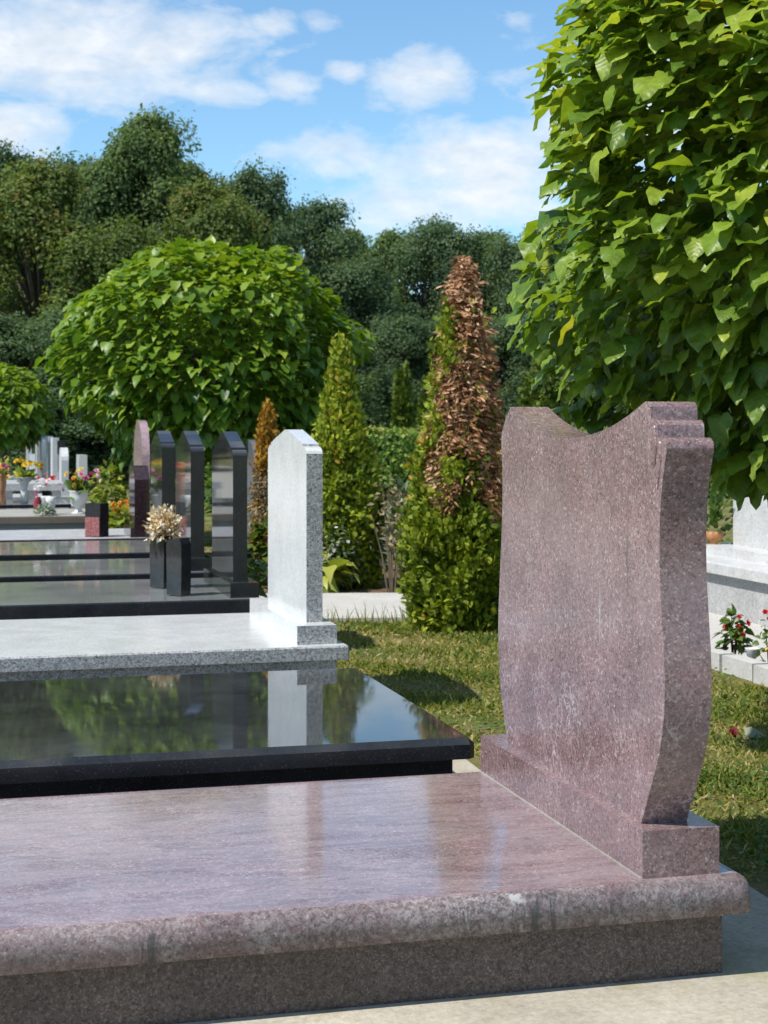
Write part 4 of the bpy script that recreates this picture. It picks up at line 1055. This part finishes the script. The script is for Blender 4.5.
# ------------------------------------------------------------------ grass
def grass_stuff():
    r = np.random.default_rng(141)
    def patch(n, x0, x1, y0, y1):
        return np.stack([r.uniform(x0, x1, n), r.uniform(y0, y1, n)], -1)
    Q = np.concatenate([patch(32000, 2.22, 4.2, 3.3, 6.4), patch(40000, 2.0, 4.2, 6.4, 11.25), patch(6000, 3.2, 4.4, 10.4, 13), patch(9000, 4.2, 9, 12, 24), patch(12000, 1.95, 6, 13, 30), patch(2500, 2.0, 2.3, 5.2, 11.3)])
    ed = np.where(Q[:, 1] < 5.2, 2.33, 2.08) + 0.05 * np.sin(9 * Q[:, 1]) + 0.03 * np.sin(23 * Q[:, 1])
    inpath = (Q[:, 0] < 3.2 + (Q[:, 1] - 11.22) * 0.208 + 0.02) & (Q[:, 1] > 11.36 - (Q[:, 0] - 2.12) * 0.165) & (Q[:, 1] < 13.2) & (Q[:, 0] > 2.1)
    ok = (Q[:, 0] > ed) & ~inpath & ~((Q[:, 0] > 4.45) & (Q[:, 1] < 15.1))
    dens = 0.5 + 0.5 * np.sin(2.9 * Q[:, 0] + 1.3 * np.sin(2.1 * Q[:, 1])) * np.sin(2.3 * Q[:, 1] + 0.7) + 0.35 * np.sin(7.7 * Q[:, 0] + 5.1 * Q[:, 1])
    ok &= r.random(len(Q)) < np.clip(0.30 + 0.75 * dens, 0.05, 1)
    Q = Q[ok]; dens = dens[ok]; n = len(Q)
    P = np.stack([Q[:, 0], Q[:, 1], np.full(n, -0.002)], -1)
    lean = np.stack([r.normal(size=n), r.normal(size=n), np.abs(r.normal(size=n)) * 0.5 + 0.55], -1)
    tip = norm(lean); nor = norm(r.normal(size=(n, 3)) + UP * 0.5)
    far = np.clip((Q[:, 1] - 4) / 10, 0, 1)
    L_ = r.uniform(0.018, 0.05, n) * (1 + 0.7 * (r.random(n) > 0.96)) * (0.7 + 0.5 * np.clip(dens, 0, 1))
    w = r.uniform(0.0022, 0.0045, n) * (1 + 1.6 * far)
    TV = np.array([(0, -1, 0), (0, 1, 0), (0.55, 0.7, 0.0), (0.55, -0.7, 0.0), (1.0, 0, -0.18)], float)
    TF = [np.array([(0, 3, 2, 1)]), np.array([(3, 4, 2)])]
    tint = np.clip(0.58 + 0.42 * (0.5 - dens) + r.normal(size=n) * 0.24, 0, 1)
    me = scatter('grass', (TV, TF), P, tip, nor, np.stack([L_, w, L_], -1), tint)
    tag(link('grass', me, M['grass'], None, False), 'short patchy lawn with dry blades behind the graves', 'grass', kind='stuff')
    # clover and small broad leaves between the blades
    Q = np.concatenate([patch(9000, 2.3, 4.2, 3.4, 6.6), patch(7000, 2.1, 4.2, 6.6, 11.2)])
    dens = np.sin(3.7 * Q[:, 0] + 2 * np.sin(1.9 * Q[:, 1])) * np.sin(3.1 * Q[:, 1] + 2)
    ed = np.where(Q[:, 1] < 5.2, 2.34, 2.10)
    Q = Q[(r.random(len(Q)) < 0.25 + 0.6 * dens) & (Q[:, 0] > ed)]; n = len(Q)
    P = np.stack([Q[:, 0], Q[:, 1], r.uniform(0.008, 0.035, n)], -1)
    tip = norm(np.stack([r.normal(size=n), r.normal(size=n), 0.3 * r.normal(size=n)], -1)); nor = norm(UP + r.normal(size=(n, 3)) * 0.4)
    me = scatter('clover', small_heart(0.2, 0.1), P, tip, nor, r.uniform(0.014, 0.034, n), np.clip(0.5 + r.normal(size=n) * 0.25, 0, 1))
    tag(link('clover', me, M['plant'], None, True), 'clover and small broad leaves in the lawn', 'clover', kind='stuff')
    # tall wisps at the edge of the path
    n = 160; Q = np.stack([r.uniform(2.2, 3.3, n), 11.32 - 0.1 * r.random(n)], -1); Q[:, 1] -= (Q[:, 0] - 2.2) * 0.165
    P = np.stack([Q[:, 0], Q[:, 1], np.zeros(n)], -1); tip = norm(r.normal(size=(n, 3)) * [0.35, .35, 0.1] + UP)
    Lw = r.uniform(0.06, 0.19, n)
    me = scatter('grass', (TV, TF), P, tip, r.normal(size=(n, 3)), np.stack([Lw, np.full(n, 0.004), Lw], -1), np.clip(0.5 + r.normal(size=n) * 0.2, 0, 1))
    tag(link('tall_grass', me, M['grass'], None, False), 'taller wisps of grass along the front of the pale path', 'grass', kind='stuff')
grass_stuff()

# ------------------------------------------------------------------ sky, sun, camera
SUN = Vector((0.70, 0.22, -1.0)).normalized()
elev = math.asin(-SUN.z); azi = math.atan2(-SUN.x, -SUN.y)
w = bpy.data.worlds.new('World'); sc.world = w; w.use_nodes = True
nt = w.node_tree; bg = nt.nodes['Background']
sky = nt.nodes.new('ShaderNodeTexSky'); sky.sky_type = 'NISHITA'; sky.sun_disc = False
sky.sun_elevation = elev; sky.sun_rotation = azi; sky.altitude = 200; sky.air_density = 1.0; sky.dust_density = 0.25; sky.ozone_density = 3.0
tc = nt.nodes.new('ShaderNodeTexCoord')
sx = nt.nodes.new('ShaderNodeSeparateXYZ'); nt.links.new(tc.outputs['Generated'], sx.inputs[0])
az = math_(nt, 'ARCTAN2', sx.outputs[0], sx.outputs[1]); el = math_(nt, 'ARCSINE', sx.outputs[2])
cb = nt.nodes.new('ShaderNodeCombineXYZ'); nt.links.new(az, cb.inputs[0]); nt.links.new(el, cb.inputs[1])
mp = nt.nodes.new('ShaderNodeMapping'); mp.inputs['Scale'].default_value = (1, 2.0, 1); nt.links.new(cb.outputs[0], mp.inputs[0])
nb = noise(nt, mp.outputs[0], 22, 9, 0.62, 0.25)
nb2 = noise(nt, mp.outputs[0], 7, 4, 0.5)
A0 = math.atan2(417, 1600)
clouds = [(70, 48, 150, 44, 1.0), (165, 42, 70, 30, 0.9), (15, 132, 60, 30, 0.8), (222, 92, 46, 15, 0.72), (296, 86, 34, 15, 0.66), (345, 72, 26, 13, 0.6), (417, 80, 46, 30, 0.75), (275, 22, 24, 14, 0.6), (318, 18, 20, 12, 0.55), (520, 30, 26, 18, 0.45), (335, 155, 62, 24, 0.7), (480, 165, 82, 34, 1.0), (455, 205, 110, 26, 0.9), (360, 205, 24, 18, 0.6), (610, 120, 90, 40, 0.9), (-160, 60, 140, 50, 0.9), (760, 60, 120, 40, 0.9)]
acc = None
for (u, v, a, b_, k) in clouds:
    ca = A0 + math.atan((u - 384) / 1600); ce = math.atan((430 - v) / 1600 * math.cos(ca - A0))
    dx = math_(nt, 'DIVIDE', math_(nt, 'SUBTRACT', az, ca), a * 1.2 / 1600)
    dy = math_(nt, 'DIVIDE', math_(nt, 'SUBTRACT', el, ce), b_ * 1.25 / 1600)
    r2 = math_(nt, 'ADD', math_(nt, 'MULTIPLY', dx, dx), math_(nt, 'MULTIPLY', dy, dy))
    gk = math_(nt, 'MULTIPLY', math_(nt, 'EXPONENT', math_(nt, 'MULTIPLY', r2, -0.9)), k)
    acc = gk if acc is None else math_(nt, 'MAXIMUM', acc, gk)
gen = ramp(nt, nb2, [(0.46, 0.0), (0.66, 0.85)])     # clouds of the rest of the sky
gen = math_(nt, 'MULTIPLY', gen, ramp(nt, el, [(0.28, 0.0), (0.42, 1.0)]))
acc = math_(nt, 'MAXIMUM', acc, gen)
dens = math_(nt, 'ADD', acc, math_(nt, 'MULTIPLY', math_(nt, 'SUBTRACT', nb, 0.5), 1.5))
mask = ramp(nt, dens, [(0.28, 0.0), (0.5, 0.42), (0.92, 0.95)])
mask = math_(nt, 'MULTIPLY', mask, 0.92)
shade = ramp(nt, noise(nt, mp.outputs[0], 30, 5, 0.6), [(0.3, (5.2, 5.8, 6.5)), (0.65, (7.2, 7.3, 7.4))])
CLOUD = 1.0
tintsky = mix(nt, 1.0, sky.outputs[0], (1.02, 1.24, 1.27), 'MULTIPLY')
cm = nt.nodes.new('ShaderNodeVectorMath'); cm.operation = 'SCALE'; nt.links.new(shade, cm.inputs[0]); cm.inputs[3].default_value = CLOUD
nt.links.new(mix(nt, mask, tintsky, cm.outputs[0]), bg.inputs['Color'])
bg.inputs['Strength'].default_value = 0.10

sl = bpy.data.lights.new('sun', 'SUN'); sl.energy = 4.2; sl.angle = R(0.53); sl.color = (1.0, 0.955, 0.88)
so = bpy.data.objects.new('sun', sl); C.objects.link(so); so.rotation_euler = SUN.to_track_quat('-Z', 'Y').to_euler(); so.location = (-8, -3, 12)

cam = bpy.data.cameras.new('camera'); co = bpy.data.objects.new('camera', cam); C.objects.link(co)
cam.sensor_fit = 'AUTO'; cam.sensor_width = 36; cam.lens = 56.25; cam.shift_y = -82 / 1024
cam.clip_start = 0.05; cam.clip_end = 1500
cam.dof.use_dof = True; cam.dof.focus_distance = 4.6; cam.dof.aperture_fstop = 10
co.location = (0, 0, 1.4); co.rotation_euler = (R(90), 0, -math.atan2(417, 1600))
sc.camera = co
sc.view_settings.view_transform = 'Standard'; sc.view_settings.look = 'None'; sc.view_settings.gamma = 1; sc.view_settings.exposure = 0.5
cy = sc.cycles
cy.max_bounces = 7; cy.diffuse_bounces = 3; cy.glossy_bounces = 4; cy.transmission_bounces = 4; cy.use_denoising = True
cy.caustics_reflective = False; cy.caustics_refractive = False
